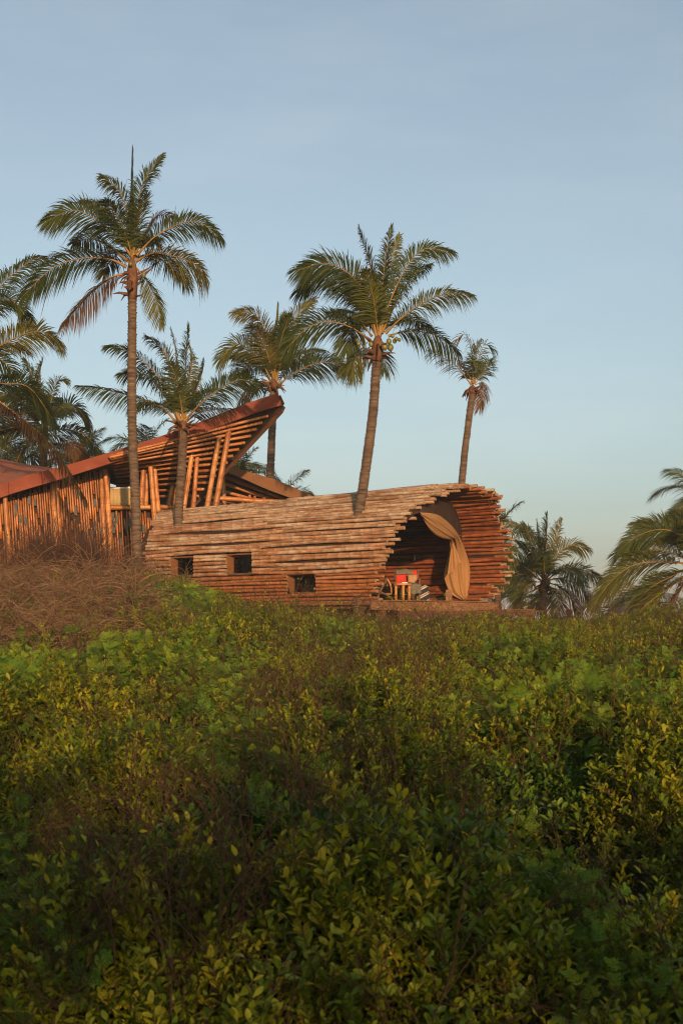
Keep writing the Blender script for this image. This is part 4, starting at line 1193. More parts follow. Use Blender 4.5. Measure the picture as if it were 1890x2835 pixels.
# 5 small ragged palm
p5, h5 = palm('small ragged coconut palm with few fronds behind the cabin top', 46.0, (1276, 1400), (1306, 1090), (1308, 1068), 0.14, 0.11, 5, [(1283, 1280), (1296, 1170)], cs=0.8)
FR = [(Z6((1285,1190),(1180,1060),(1090,985),(990,960)), -0.5, 50, dict(lmax=0.45, tatter=0.4, dry=0.6, dens_=0.6)),
      (Z6((1295,1180),(1290,1000),(1245,850),(1170,890)), 0.4, 45, dict(lmax=0.45, tatter=0.4, dry=0.6, dens_=0.6)),
      (Z6((1305,1180),(1330,1020),(1375,915),(1435,950)), -0.3, -50, dict(lmax=0.5, tatter=0.3, dry=0.5, dens_=0.7)),
      (Z6((1300,1180),(1300,1050),(1320,960),(1350,890)), 0.3, -70, dict(lmax=0.5)),
      (Z6((1310,1190),(1360,1170),(1365,1230),(1340,1340)), 0.2, -20, dict(lmax=0.35, dry=0.9, vee=-25)),
      (Z6((1290,1180),(1240,1070),(1200,1000),(1185,950)), 0.6, 40, dict(lmax=0.45, tatter=0.4, dry=0.6, dens_=0.6)),
      (Z6((1305,1185),(1380,1090),(1400,1020),(1425,1050)), -0.4, -40, dict(lmax=0.45))]
for ln, dz, rl, kw in FR: px_frond(p5, ln, 46, 46.0, dz, rl, **kw)
free_frond(p5, h5, 80, 60, 1.7, 50, 10)

# 6 palm beyond the left edge of the picture, its fronds reach in
p6, h6 = palm('big coconut palm at the left edge whose long drooping fronds hang over the roof', 41.0, (-150, 1560), (-95, 1080), (-92, 1020), 0.16, 0.14, 6, [(-130, 1350)])
FR = [([(-85, 1010), (-40, 860), (20, 775), (90, 720), (125, 712)], -0.3, -50, dict(lmax=0.62, dry=0.3)),
      ([(-85, 1010), (-30, 870), (30, 830), (88, 895)], 0.4, -45, dict(lmax=0.7)),
      ([(-85, 1015), (-20, 970), (60, 928), (120, 920), (170, 955)], -0.6, -45, dict(lmax=0.68)),
      ([(-85, 1020), (-40, 985), (10, 1000), (50, 1045)], 0.5, -40, dict(lmax=0.6)),
      ([(-85, 1030), (0, 1112), (77, 1170), (153, 1245), (240, 1382)], -1.3, -35, dict(lmax=0.56, dry=0.75, vee=-5)),
      ([(-85, 1025), (0, 1060), (80, 1072), (150, 1165)], -0.8, -45, dict(lmax=0.75)),
      ([(-85, 1010), (-110, 860), (-160, 740), (-230, 700)], 0.2, 50, dict(lmax=0.65)),
      ([(-95, 1010), (-200, 960), (-300, 980), (-380, 1080)], 0.2, 50, dict(lmax=0.65)),
      ([(-95, 1020), (-180, 1060), (-250, 1160), (-280, 1260)], -0.2, 40, dict(lmax=0.6))]
for ln, dz, rl, kw in FR: px_frond(p6, ln, 41, 41.0, dz, rl, **kw)
for az, el, L_, dr in ((270, 60, 2.6, 70), (90, 50, 2.8, 70), (60, 45, 2.8, 60)): free_frond(p6, h6, az, el, L_, dr, 10, lmax=0.68)

# 7 bushy palm behind the left roof
p7, h7 = palm('bushy coconut palm behind the low left part of the roof', 56.0, (120, 1420), (121, 1215), (122, 1190), 0.17, 0.16, 7)
FR = [([(122, 1190), (118, 1100), (112, 1040), (118, 1000)], -0.4, 85, dict(lmax=0.85)),
      ([(122, 1190), (105, 1090), (85, 1030), (68, 996)], 0.3, 60, dict(lmax=0.7)),
      ([(122, 1190), (145, 1100), (160, 1055), (182, 1052)], 0.4, -50, dict(lmax=0.7)),
      ([(122, 1190), (165, 1135), (208, 1122), (248, 1178)], -0.6, -45, dict(lmax=0.8)),
      ([(122, 1195), (170, 1188), (235, 1203), (280, 1262)], -0.5, -45, dict(lmax=0.8, dry=0.3)),
      ([(122, 1200), (165, 1210), (205, 1235), (240, 1265)], 0.4, -35, dict(lmax=0.7, dry=0.6)),
      ([(122, 1190), (60, 1110), (20, 1090), (-30, 1120)], -0.3, 50, dict(lmax=0.8)),
      ([(122, 1195), (50, 1180), (0, 1200), (-50, 1260)], -0.3, 50, dict(lmax=0.8)),
      ([(122, 1200), (90, 1215), (60, 1250), (40, 1300)], -0.3, 30, dict(lmax=0.7, dry=0.5)),
      ([(122, 1200), (150, 1230), (165, 1270), (170, 1310)], -0.3, -30, dict(lmax=0.7))]
for ln, dz, rl, kw in FR: px_frond(p7, ln, 56, 56.0, dz, rl, **kw)
for az, el, L_, dr in ((260, 55, 3, 70), (300, 40, 3, 80), (230, 35, 3, 80), (90, 60, 3, 60), (280, 10, 2.8, 70), (200, 10, 3, 70)): free_frond(p7, h7, az, el, L_, dr, 15, lmax=0.8)

# other palms behind: heart pixel, distance, trunk, frond size
def bg_palm(label, heart, Y, Ln, seed, nf=15, lm=0.75, dens_=0.8, base_py=1790, group=None, els=(75, -25)):
    rr_ = random.Random(seed)
    root, h = palm(label, Y, (heart[0] + rr_.uniform(-12, 12), base_py), (heart[0], heart[1] + 22), heart, 0.16, 0.14, seed, cs=1.0)
    for k in range(nf):
        az = 137.5 * k + rr_.uniform(-15, 15); u = k / (nf - 1); el = els[0] + (els[1] - els[0]) * u ** 0.85
        free_frond(root, h, az, el, Ln * rr_.uniform(0.85, 1.1) * (0.85 + 0.15 * math.sin(u * math.pi)), 45 + 45 * math.sin(u * math.pi), rr_.uniform(-35, 35), lmax=lm, dens_=dens_, dry=(0.6 if (u > 0.8 and rr_.random() < 0.5) else 0.2))
    return root, h
bg_palm('palm top peeking over the middle of the terracotta roof beside the tall trunk', (407, 1262), 57.0, 2.0, 21, 12, 0.6, els=(80, 20))
bg_palm('small palm top peeking above the ochre wing roof', (668, 1320), 60.0, 1.9, 22, 11, 0.6, els=(80, 15))
bg_palm('palm with only its frond tips showing over the low end of the ochre roof', (780, 1392), 60.0, 2.0, 23, 10, 0.6, els=(70, 15))
# 10 palm on the right
p10, h10 = palm('full coconut palm standing free at the right of the cabin', 55.0, (1504, 1790), (1504, 1640), (1506, 1606), 0.16, 0.14, 10, [(1503, 1700)], nuts=[(1516, 1613, 54.7, 0.10)])
Z7 = lambda *p: zc(p, 2.85, 1340, 1300)
FR = [(Z7((470,870),(480,680),(490,520),(495,360)), -0.5, 85, dict(lmax=0.8, vee=8)),
      (Z7((475,870),(520,700),(570,540),(605,400)), 0.4, -70, dict(lmax=0.75)),
      (Z7((465,870),(430,720),(380,580),(305,430)), 0.3, 55, dict(lmax=0.7)),
      (Z7((465,870),(440,700),(425,550),(412,405)), 0.8, 60, dict(lmax=0.55)),
      (Z7((460,870),(420,720),(360,640),(290,590)), 0.8, 50, dict(lmax=0.7)),
      (Z7((485,870),(560,700),(660,600),(810,625)), -0.3, -50, dict(lmax=0.7)),
      (Z7((490,875),(600,800),(760,785),(930,865)), -0.6, -40, dict(lmax=0.6)),
      (Z7((490,880),(600,860),(760,930),(880,1070)), -0.3, -35, dict(lmax=0.65, vee=0)),
      (Z7((490,890),(600,930),(700,1040),(765,1210)), -0.5, -35, dict(lmax=0.7, dry=0.4)),
      (Z7((475,890),(550,960),(580,1080),(565,1190)), 0.4, -30, dict(lmax=0.6, vee=-20)),
      (Z7((455,880),(350,790),(260,750),(150,790)), -0.4, 45, dict(lmax=0.7)),
      (Z7((455,885),(360,900),(290,980),(235,1090)), -0.3, 40, dict(lmax=0.7)),
      (Z7((455,880),(340,830),(240,840),(160,920)), 0.6, 40, dict(lmax=0.7)),
      (Z7((470,890),(420,980),(380,1060),(340,1120)), 0.4, 20, dict(lmax=0.6, vee=-20))]
for ln, dz, rl, kw in FR: px_frond(p10, ln, 55, 55.0, dz, rl, **kw)
for az, el, L_, dr in ((260, 50, 2.5, 70), (90, 50, 2.6, 70), (300, 30, 2.5, 80), (130, 40, 2.6, 60)): free_frond(p10, h10, az, el, L_, dr, 15, lmax=0.7)
# 11 big palm at the right edge
p11, h11 = palm('large coconut palm at the right edge with long arching fronds', 45.0, (1945, 1790), (1925, 1590), (1918, 1560), 0.16, 0.15, 11)
FR = [(Z7((1650,740),(1560,540),(1420,475),(1260,500),(1095,600)), -0.6, 60, dict(lmax=0.8)),
      (Z7((1650,740),(1500,560),(1380,440),(1200,430)), 0.8, 50, dict(lmax=0.75)),
      (Z7((1650,740),(1450,650),(1250,612),(1045,665)), 0.3, 45, dict(lmax=0.75)),
      (Z7((1650,750),(1450,730),(1200,745),(1020,860),(885,1030)), -0.7, 50, dict(lmax=0.85, dry=0.2)),
      (Z7((1650,760),(1480,840),(1300,940),(1180,1080)), -0.3, 45, dict(lmax=0.8)),
      (Z7((1650,770),(1500,900),(1330,1020),(1130,1200)), -0.9, 40, dict(lmax=0.75)),
      (Z7((1650,730),(1600,560),(1560,420),(1480,340)), 0.2, 60, dict(lmax=0.7)),
      (Z7((1650,780),(1540,960),(1450,1100),(1420,1200)), -0.2, 30, dict(lmax=0.6, dry=0.9))]
for ln, dz, rl, kw in FR: px_frond(p11, ln, 45, 45.0, dz, rl, **kw)
for az, el, L_, dr in ((270, 60, 2.6, 60), (90, 50, 2.8, 70), (0, 40, 2.8, 70), (45, 60, 2.8, 60), (320, 30, 2.8, 80), (20, 0, 2.8, 60)): free_frond(p11, h11, az, el, L_, dr, 15, lmax=0.75)
bg_palm('low palm sprouting in front of the large thatched roof', (1762, 1662), 62.0, 2.5, 24, 13, 0.75, els=(60, -20))
bg_palm('palm whose frond tips enter high at the right edge', (1950, 1385), 58.0, 2.4, 25, 14, 0.75)
bg_palm('palm half hidden behind the jagged pole ends of the cabin', (1374, 1492), 56.0, 2.3, 26, 14, 0.7)
bg_palm('low young palm in the gap under the free-standing palm', (1440, 1660), 66.0, 2.3, 27, 11, 0.6, els=(80, 10))
bg_palm('dense palm behind the roof at the far left edge', (-25, 1222), 62.0, 2.8, 28, 15, 0.8)
bg_palm('low palm behind the roof between two bushy crowns', (205, 1290), 64.0, 2.4, 29, 12, 0.7, els=(70, 10))

# ------------------------------------------------------------------ thatched huts on the beach
def hut(label, px, apex_py, eave_py, Y, w_px, seed):
    r = np.random.default_rng(seed)
    c = at(px, apex_py, Y); R0 = w_px / FPX * Y / 2; H = (eave_py - apex_py) / FPX * Y
    gz = float(ground_z(c.x, c.y))
    root = empty('thatched_hut', (c.x, c.y, gz), label, 'hut', 'thatched huts beyond the scrub')
    mb = MB(); n = 40; rows = []
    for i in range(9):
        u = i / 8; row = []
        for j in range(n + 1):
            a = j / n * 2 * math.pi
            rad = R0 * (u ** 0.92) * (1 + 0.02 * math.sin(a * 9 + i)) + (0.03 if i % 2 else 0)
            row.append((c.x + rad * math.cos(a), c.y + rad * math.sin(a), c.z - H * u ** 1.08 + 0.03 * math.sin(a * 7 + i * 2)))
        rows.append(row)
    mb.grid(np.array(rows), 0, True); mb.build('roof', M['thatch'], root)
    sb = MB(); V = []; F = []; o = 0           # loose straw along the slopes
    for k in range(2600):
        a = r.uniform(0, 2 * math.pi); u = r.uniform(0.05, 1.0) ** 0.6; l = r.uniform(0.25, 0.6)
        def P_(u_, lift): 
            rad = R0 * u_ ** 0.92; return np.array([c.x + rad * math.cos(a), c.y + rad * math.sin(a), c.z - H * u_ ** 1.08 + lift])
        p = P_(u, 0.05); q = P_(min(u + l / math.hypot(R0, H), 1.06), 0.04 + r.uniform(-0.03, 0.08)); q[:2] += r.normal(0, 0.06, 2)
        s_ = np.array([-math.sin(a), math.cos(a), 0]) * 0.018
        V += [p - s_, p + s_, q]; F.append((o, o+1, o+2)); o += 3
    sb.add(np.array(V), F, 0, False); so = sb.build('straw', M['thatch'], root); so['kind'] = 'stuff'
    for k in range(6):
        a = k / 6 * 2 * math.pi + 0.3; x, y = c.x + R0 * 0.85 * math.cos(a), c.y + R0 * 0.85 * math.sin(a)
        pb = MB(); pb.tube([(x, y, gz - 0.2), (x, y, c.z - H * 0.86)], 0.09, 8); pb.build('post', M['beam'], root)
    return root, c
hut('large grey thatched roof under the palms at the right edge', 1745, 1672, 1760, 60.0, 330, 1)
hr, hc = hut('small thatched hut with a red knob on its peak', 1575, 1703, 1755, 64.0, 190, 2)
kb = MB(); kb.ball((hc.x - 0.02, hc.y, hc.z + 0.12), 0.16, 0, 12, 8); kb.build('finial', M['fascia'], hr)
hut('dark thatched roof just beyond the terrace edge', 1440, 1712, 1762, 58.0, 210, 3)

# ------------------------------------------------------------------ scrub: sprigs scattered over the slope
def hidden(name, mb, mats):
    """a sprig that is only used through the scatter: never linked to the scene on its own"""
    return bpy.data.objects.new(name, mb.mesh(name, mats))

def leaf_faces(mb, base, d, up, Ln, W, mat, curl=0.1):
    """one obovate leaf folded along its midrib"""
    d = d / np.linalg.norm(d); s = np.cross(d, up); s /= max(np.linalg.norm(s), 1e-6); n = np.cross(s, d)
    V = [base]; prof = ((0.28, 0.55), (0.58, 1.0), (0.84, 0.72))
    for t, w in prof:
        c = base + d * Ln * t - n * curl * Ln * t * t
        V += [c - s * W * w * 0.5 + n * W * w * 0.16, c, c + s * W * w * 0.5 + n * W * w * 0.16]
    V.append(base + d * Ln - n * curl * Ln)
    F = [(0, 2, 1), (0, 3, 2), (1, 2, 5, 4), (2, 3, 6, 5), (4, 5, 8, 7), (5, 6, 9, 8), (7, 8, 10), (8, 9, 10)]
    mb.add(np.array(V), F, mat, True)

def leafy_sprig(seed, Ln=0.34, nl=20, leaf=0.046):
    r = np.random.default_rng(seed); mb = MB()
    bend = r.normal(0, 0.10, 2)
    pts = [np.array([bend[0] * u * u, bend[1] * u * u, Ln * u]) for u in np.linspace(0, 1, 5)]
    mb.tube(pts, np.linspace(0.0026, 0.0011, 5), 4, 1, cap=False)
    ph = r.uniform(0, 6.28)
    def put(p, ax, k):
        nonlocal ph
        ph += 2.4 + r.normal(0, 0.35)
        el = math.radians(r.uniform(20, 62))
        d = np.array([math.cos(ph) * math.cos(el), math.sin(ph) * math.cos(el), math.sin(el)])
        l = leaf * r.uniform(0.7, 1.2)
        leaf_faces(mb, p, d, np.array([0, 0, 1.0]) + r.normal(0, 0.35, 3), l, l * r.uniform(0.36, 0.47), 0, r.uniform(-0.05, 0.2))
    for k in range(nl):
        u = 0.25 + 0.75 * (k + r.random()) / nl
        p = np.array([bend[0] * u * u, bend[1] * u * u, Ln * u]); put(p, None, k)
    for b in range(2):                             # side shoots
        u = r.uniform(0.3, 0.7); p0 = np.array([bend[0] * u * u, bend[1] * u * u, Ln * u]); a = r.uniform(0, 6.28)
        d = np.array([math.cos(a) * 0.6, math.sin(a) * 0.6, 0.8]); q = p0 + d * Ln * 0.35
        mb.tube([p0, (p0 + q) / 2 + r.normal(0, 0.006, 3), q], [0.002, 0.0017, 0.001], 3, 1, cap=False)
        for k in range(6): put(p0 + (q - p0) * (0.35 + 0.65 * k / 5), None, k)
    return mb

def fern_sprig(seed, nleaf=7):
    """twice-feathered leaves on a soft green shoot"""
    r = np.random.default_rng(seed); mb = MB()
    for q in range(nleaf):
        a = q * 2.4 + r.normal(0, 0.3); el = math.radians(r.uniform(25, 60)); Ln = r.uniform(0.13, 0.19)
        h = 0.03 + 0.03 * q
        base = np.array([0, 0, h]); d = np.array([math.cos(a) * math.cos(el), math.sin(a) * math.cos(el), math.sin(el)])
        side = np.array([-math.sin(a), math.cos(a), 0]); n = np.cross(d, side)
        P = [base + d * Ln * t - np.array([0, 0, 0.35]) * Ln * t * t for t in np.linspace(0, 1, 5)]
        mb.tube(P, np.linspace(0.0016, 0.0006, 5), 3, 1, cap=False)
        for k in range(7):
            t = 0.16 + 0.84 * k / 6
            c = base + d * Ln * t - np.array([0, 0, 0.35]) * Ln * t * t
            pl = 0.047 * math.sin(math.pi * (0.25 + 0.62 * (1 - t))) * r.uniform(0.85, 1.1)
            for sd in (-1, 1):
                pd = side * sd * 0.88 + d * 0.45 + np.array([0, 0, r.uniform(-0.15, 0.1)]); pd /= np.linalg.norm(pd)
                cr = np.cross(pd, n); cr /= np.linalg.norm(cr)
                V = []; F = []; o = 0; m_ = 4
                for j in range(m_):
                    b0 = c + pd * pl * (j + 0.3) / m_; w = 0.0068 * (1 - 0.35 * j / m_); l = pl / m_ * 0.70
                    for s2 in (-1, 1):
                        tip = b0 + cr * s2 * w + pd * l * 0.5
                        V += [b0, b0 + pd * l, tip + pd * l * 0.5, tip - pd * l * 0.3]; F.append((o, o+1, o+2, o+3) if s2 > 0 else (o, o+3, o+2, o+1)); o += 4
                mb.add(np.array(V), F, 0, False)
    mb.tube([(0, 0, -0.12), (0, 0, 0.05), (0.01, 0, 0.18)], [0.003, 0.0025, 0.001], 4, 1, cap=False)
    return mb

def twig(seed, Ln=0.55, th=0.0036, branch=5, spread=0.55, leafy=0):
    r = np.random.default_rng(seed); mb = MB()
    def grow(p, d, l, w, depth):
        n = 5; P = [p]; dd = d.copy()
        for i in range(n):
            dd = dd + r.normal(0, 0.16, 3); dd /= np.linalg.norm(dd); P.append(P[-1] + dd * l / n)
        mb.tube(P, np.linspace(w, w * 0.45, n + 1), 4 if depth == 0 else 3, 1, cap=False)
        if depth < 2:
            for _ in range(branch if depth == 0 else 2):
                i = r.integers(1, n); s = r.normal(0, 1, 3); s -= dd * s.dot(dd); s /= np.linalg.norm(s)
                nd = dd * 0.75 + s * spread; nd /= np.linalg.norm(nd)
                grow(P[i], nd, l * r.uniform(0.35, 0.6), w * 0.6, depth + 1)
        elif leafy and r.random() < leafy:
            leaf_faces(mb, P[-1], dd, np.array([0, 0, 1.0]) + r.normal(0, .3, 3), 0.04, 0.018, 0)
    grow(np.zeros(3), np.array([0, 0, 1.0]), Ln, th, 0)
    return mb

def arc_stem(seed, Ln=0.95, droop=1.2, w=0.0085):
    """dry trailing stem that arches over"""
    r = np.random.default_rng(seed); mb = MB()
    for k in range(7):
        a = r.uniform(0, 6.28); e = r.uniform(0.5, 1.35); l = Ln * r.uniform(0.5, 1.15); P = [np.array([r.normal(0, .06), r.normal(0, .06), 0])]
        for i in range(8):
            d = np.array([math.cos(a) * math.cos(e), math.sin(a) * math.cos(e), math.sin(e)]); P.append(P[-1] + d * l / 8)
            e -= droop * r.uniform(0.05, 0.3); a += r.normal(0, 0.22)
        mb.tube(P, np.linspace(w, w * 0.35, 9), 3, 0, cap=False)
        for b in range(3):
            i = r.integers(2, 8); d = r.normal(0, 1, 3); d[2] = abs(d[2]) * 0.6; d /= np.linalg.norm(d)
            q = P[i] + d * l * r.uniform(0.12, 0.3)
            mb.tube([P[i], (P[i] + q) / 2 + r.normal(0, 0.015, 3), q], [w * 0.5, w * 0.4, w * 0.25], 3, 0, cap=False)
    return mb

SPG = [hidden('green_sprig', leafy_sprig(420 + k, 0.28 + 0.03 * (k % 3), 21 + 2 * (k % 3), 0.050), [M['leaf_green'], M['twig']]) for k in range(4)]
SPR = [hidden('leafy_sprig', leafy_sprig(300 + k, 0.30 + 0.03 * (k % 4), 26 + 2 * (k % 4)), [M['leaf'], M['twig']]) for k in range(7)]
FRN = [hidden('feathery_sprig', fern_sprig(330 + k), [M['fern'], M['twig']]) for k in range(4)]
TWG = [hidden('twig_sprig', twig(350 + k, 0.48 + 0.06 * k, leafy=0.5 if k % 2 else 0.0), [M['leaf'], M['twig']]) for k in range(6)]
DRY = [hidden('dry_stem', arc_stem(370 + k), [M['dry']]) for k in range(6)]
UPR = [hidden('upright_dry_twig', twig(390 + k, 0.95, 0.0045, 7, 0.32), [M['twig'], M['twig']]) for k in range(4)]

def scatter(name, P, tilt, az, scale, sources, label, seed):
    n = len(P)
    me = bpy.data.meshes.new(name); me.vertices.add(n)
    me.vertices.foreach_set('co', np.asarray(P, dtype=np.float32).ravel())
    rot = np.stack([np.zeros(n), tilt, az], -1).astype(np.float32)
    a = me.attributes.new('rot', 'FLOAT_VECTOR', 'POINT'); a.data.foreach_set('vector', rot.ravel())
    a = me.attributes.new('scl', 'FLOAT', 'POINT'); a.data.foreach_set('value', np.asarray(scale, dtype=np.float32))
    a = me.attributes.new('pick', 'INT', 'POINT'); a.data.foreach_set('value', np.random.default_rng(seed).integers(0, len(sources), n).astype(np.int32))
    ob = bpy.data.objects.new(name, me); COL.objects.link(ob)
    ng = bpy.data.node_groups.new(name + '_scatter', 'GeometryNodeTree')
    ng.interface.new_socket('Geometry', in_out='INPUT', socket_type='NodeSocketGeometry')
    ng.interface.new_socket('Geometry', in_out='OUTPUT', socket_type='NodeSocketGeometry')
    gi = ng.nodes.new('NodeGroupInput'); go = ng.nodes.new('NodeGroupOutput')
    iop = ng.nodes.new('GeometryNodeInstanceOnPoints'); jn = ng.nodes.new('GeometryNodeJoinGeometry')
    for s in sources:
        oi = ng.nodes.new('GeometryNodeObjectInfo'); oi.inputs['Object'].default_value = s; oi.inputs['As Instance'].default_value = True
        ng.links.new(oi.outputs['Geometry'], jn.inputs[0])
    def na(nm, typ):
        x = ng.nodes.new('GeometryNodeInputNamedAttribute'); x.data_type = typ; x.inputs['Name'].default_value = nm; return x.outputs['Attribute']
    ng.links.new(gi.outputs[0], iop.inputs['Points']); ng.links.new(jn.outputs[0], iop.inputs['Instance'])
    iop.inputs['Pick Instance'].default_value = True
    ng.links.new(na('pick', 'INT'), iop.inputs['Instance Index'])
    ng.links.new(na('rot', 'FLOAT_VECTOR'), iop.inputs['Rotation']); ng.links.new(na('scl', 'FLOAT'), iop.inputs['Scale'])
    ng.links.new(iop.outputs[0], go.inputs[0])
    md = ob.modifiers.new('scatter', 'NODES'); md.node_group = ng
    return tag(ob, label, None, kind='stuff')

# value noise for bush-sized lumps and patches
def vnoise(x, y, cell, seed):
    r = np.random.default_rng(seed); T = r.random((128, 128))
    gx, gy = x / cell, y / cell; ix, iy = np.floor(gx).astype(int), np.floor(gy).astype(int); fx, fy = gx - ix, gy - iy
    fx, fy = fx * fx * (3 - 2 * fx), fy * fy * (3 - 2 * fy)
    g = lambda a, b: T[a % 128, b % 128]
    return (g(ix, iy) * (1 - fx) + g(ix + 1, iy) * fx) * (1 - fy) + (g(ix, iy + 1) * (1 - fx) + g(ix + 1, iy + 1) * fx) * fy
# single bushes: domes of their own height, width and kind, with hollows between them
rb = np.random.default_rng(2024)
_nb = 1500
_by = np.sqrt(rb.uniform(3.0 ** 2, 56.0 ** 2, _nb)); _bxc = rb.uniform(-1, 1, _nb) * (0.36 * _by + 0.8)
_br = rb.uniform(0.45, 1.15, _nb) * np.interp(_by, [3, 9, 25], [0.62, 0.85, 1.15]); _bh = rb.uniform(0.22, 0.75, _nb) * np.interp(_by, [3, 8, 12, 30, 38], [0.55, 0.75, 1.0, 0.8, 0.5])
_bk = rb.random(_nb)
def bushes(x, y):
    """height above the scrub floor and the bush each point belongs to"""
    x = np.asarray(x); y = np.asarray(y); H = np.zeros(len(x)); I = np.zeros(len(x), dtype=int)
    for a0 in range(0, len(x), 4000):
        xs_, ys_ = x[a0:a0+4000, None], y[a0:a0+4000, None]
        h = _bh * np.clip(1 - ((xs_ - _bxc) ** 2 + (ys_ - _by) ** 2) / _br ** 2, 0, None) ** 0.6
        I[a0:a0+4000] = h.argmax(1); H[a0:a0+4000] = h.max(1)
    return H, I
def lumps(x, y):
    H, I = bushes(x, y)
    return H - 0.36 * np.interp(y, [3, 8, 12, 30, 38], [0.6, 0.8, 1.0, 0.85, 0.6]) + (vnoise(x, y, 0.45, 2) - 0.5) * 0.16
def limit_y(x):
    """scrub stops short of the cabin wall and the pavilion"""
    wall = np.where(x < 0.9, 36.6 + (0.9 - x) * 0.70, 38.6)
    wall = np.where(x < -5.2, 43.0, wall)
    return np.where(x > 4.0, 55.0, wall)
rs = np.random.default_rng(77)
def sample(n, y0, y1, power=1.0, margin=0.10):
    y = (y0 ** (power + 1) + (y1 ** (power + 1) - y0 ** (power + 1)) * rs.random(n)) ** (1 / (power + 1))
    x = (rs.random(n) * 2 - 1) * (0.24 + margin) * y * 1.0 + (rs.random(n) * 2 - 1) * 0.6
    return x, y
FERN_SPOTS = [(430, 1850, 270, 55), (610, 1890, 160, 60), (640, 2130, 110, 110), (60, 2560, 150, 330), (1650, 1960, 90, 60), (1380, 1960, 120, 60), (1720, 2760, 220, 140), (1290, 2010, 70, 50), (900, 1770, 70, 40),
              (1700, 1880, 190, 50), (1450, 1820, 110, 40), (560, 1790, 90, 30), (30, 1880, 80, 60), (1420, 2480, 90, 60), (880, 2070, 60, 50), (1560, 2080, 90, 60), (520, 1650, 60, 40)]
def masks(x, y, z):
    px = 945 + FPX * x / y; py = HOR - FPX * (z - EYE) / y
    fern = np.zeros(len(x))
    for cx, cy, wx, wy in FERN_SPOTS:
        fern = np.maximum(fern, np.exp(-(((px - cx) / wx) ** 2 + ((py - cy) / wy) ** 2) * 1.1))
    fern = fern * (0.55 + 0.9 * vnoise(x, y, 0.7, 9))
    dry = (1 - sstep(330, 560, px + 60 * (vnoise(x, y, 1.5, 8) - 0.5))) * sstep(15, 28, y + 5 * (vnoise(x, y, 2.0, 12) - 0.5) - 0.012 * np.clip(px - 100, 0, 400))
    brown = sstep(0.55, 0.8, vnoise(x, y, 1.6, 14)) * np.exp(-((px - 1000) / 420) ** 2) * sstep(6, 9, y)
    return px, py, np.clip(fern, 0, 1), dry, brown

bank = []
for (n, y0, y1, depth) in ((9000, 3.6, 7.0, 0.75), (15000, 6.5, 13.0, 0.55), (24000, 12.0, 24.0, 0.42), (34000, 22.0, 43.0, 0.34), (6000, 40.0, 56.0, 0.3)):
    x, y = sample(n, y0, y1)
    dz = rs.random(n) ** 2.2 * depth
    bank.append((x, y, dz, np.full(n, y0)))
x, y, dz, band = [np.concatenate(a) for a in zip(*bank)]
Hb, Ib = bushes(x, y)
hole_ = vnoise(x, y, 0.8, 41) * 0.65 + vnoise(x, y, 0.33, 42) * 0.35
ok = (y < limit_y(x)) & (((hole_ > 0.37) & (Hb > 0.06)) | (rs.random(len(x)) < 0.13)); Ib = Ib[ok]; x, y, dz, band = x[ok], y[ok], dz[ok], band[ok]
zt = canopy(x, y) + lumps(x, y)
z = zt - dz - 0.24 - 0.22 * sstep(16, 32, y)
px, py, fern, dryf, brown = masks(x, y, zt)
u = rs.random(len(x))
is_dry = u < dryf * 0.93
is_fern = (~is_dry) & (rs.random(len(x)) < (fern - 0.22) * 0.85)
rest = ~(is_dry | is_fern)
is_twig = rest & (rs.random(len(x)) < (0.03 + 0.10 * brown))
is_leaf = rest & ~is_twig
kind_ = _bk[Ib]
is_green = is_leaf & (kind_ > 0.70)
is_twig = is_twig | (is_leaf & (kind_ < 0.08) & (rs.random(len(x)) < 0.12))
is_leaf = is_leaf & ~is_green & ~is_twig
bush_scale = (0.75 + 0.45 * np.random.default_rng(8).random(_nb))[Ib]
def euler(n, mean=0.35, sd=0.28): return np.abs(rs.normal(mean, sd, n)), rs.uniform(0, 2 * math.pi, n)
def put(name, mask, src, sc, label, seed, tm=0.35, up=0.0):
    n = int(mask.sum()); t, a = euler(n, tm)
    far = 1 + 0.012 * np.clip(y[mask] - 12, 0, 40)           # sprigs grow a little larger where they stand sparser
    P = np.stack([x[mask], y[mask], z[mask] + up], -1)
    return scatter(name, P, t, a, sc * far * bush_scale[mask] * rs.uniform(0.8, 1.2, n), src, label, seed)
put('green_scrub', is_green, SPG, 1.0, 'deeper green leafy bushes among the olive scrub', 8)
put('leafy_scrub', is_leaf, SPR, 1.0, 'olive and yellow-green leafy scrub covering the slope', 1)
fi = np.repeat(np.nonzero(is_fern)[0], 3)
tf, af = euler(len(fi), 0.75, 0.4)
Pf = np.stack([x[fi], y[fi], z[fi] + 0.20], -1) + rs.normal(0, 1, (len(fi), 3)) * np.array([0.12, 0.12, 0.09])
scatter('feathery_undergrowth', Pf, tf, af, 0.62 * (1 + 0.02 * np.clip(y[fi] - 8, 0, 40)) * rs.uniform(0.75, 1.3, len(fi)), FRN, 'bright green feathery undergrowth in patches through the scrub', 2)
put('bare_twigs', is_twig, TWG, 1.0, 'bare brown twigs tangled through the scrub', 3, 0.4)
# dry brush mound at the left
dm = is_dry
put('dry_brush', dm & (rs.random(len(x)) < 0.22), DRY, 1.05, 'tangle of dry brown brush heaped below the cane wall', 4, 0.5, 0.0)
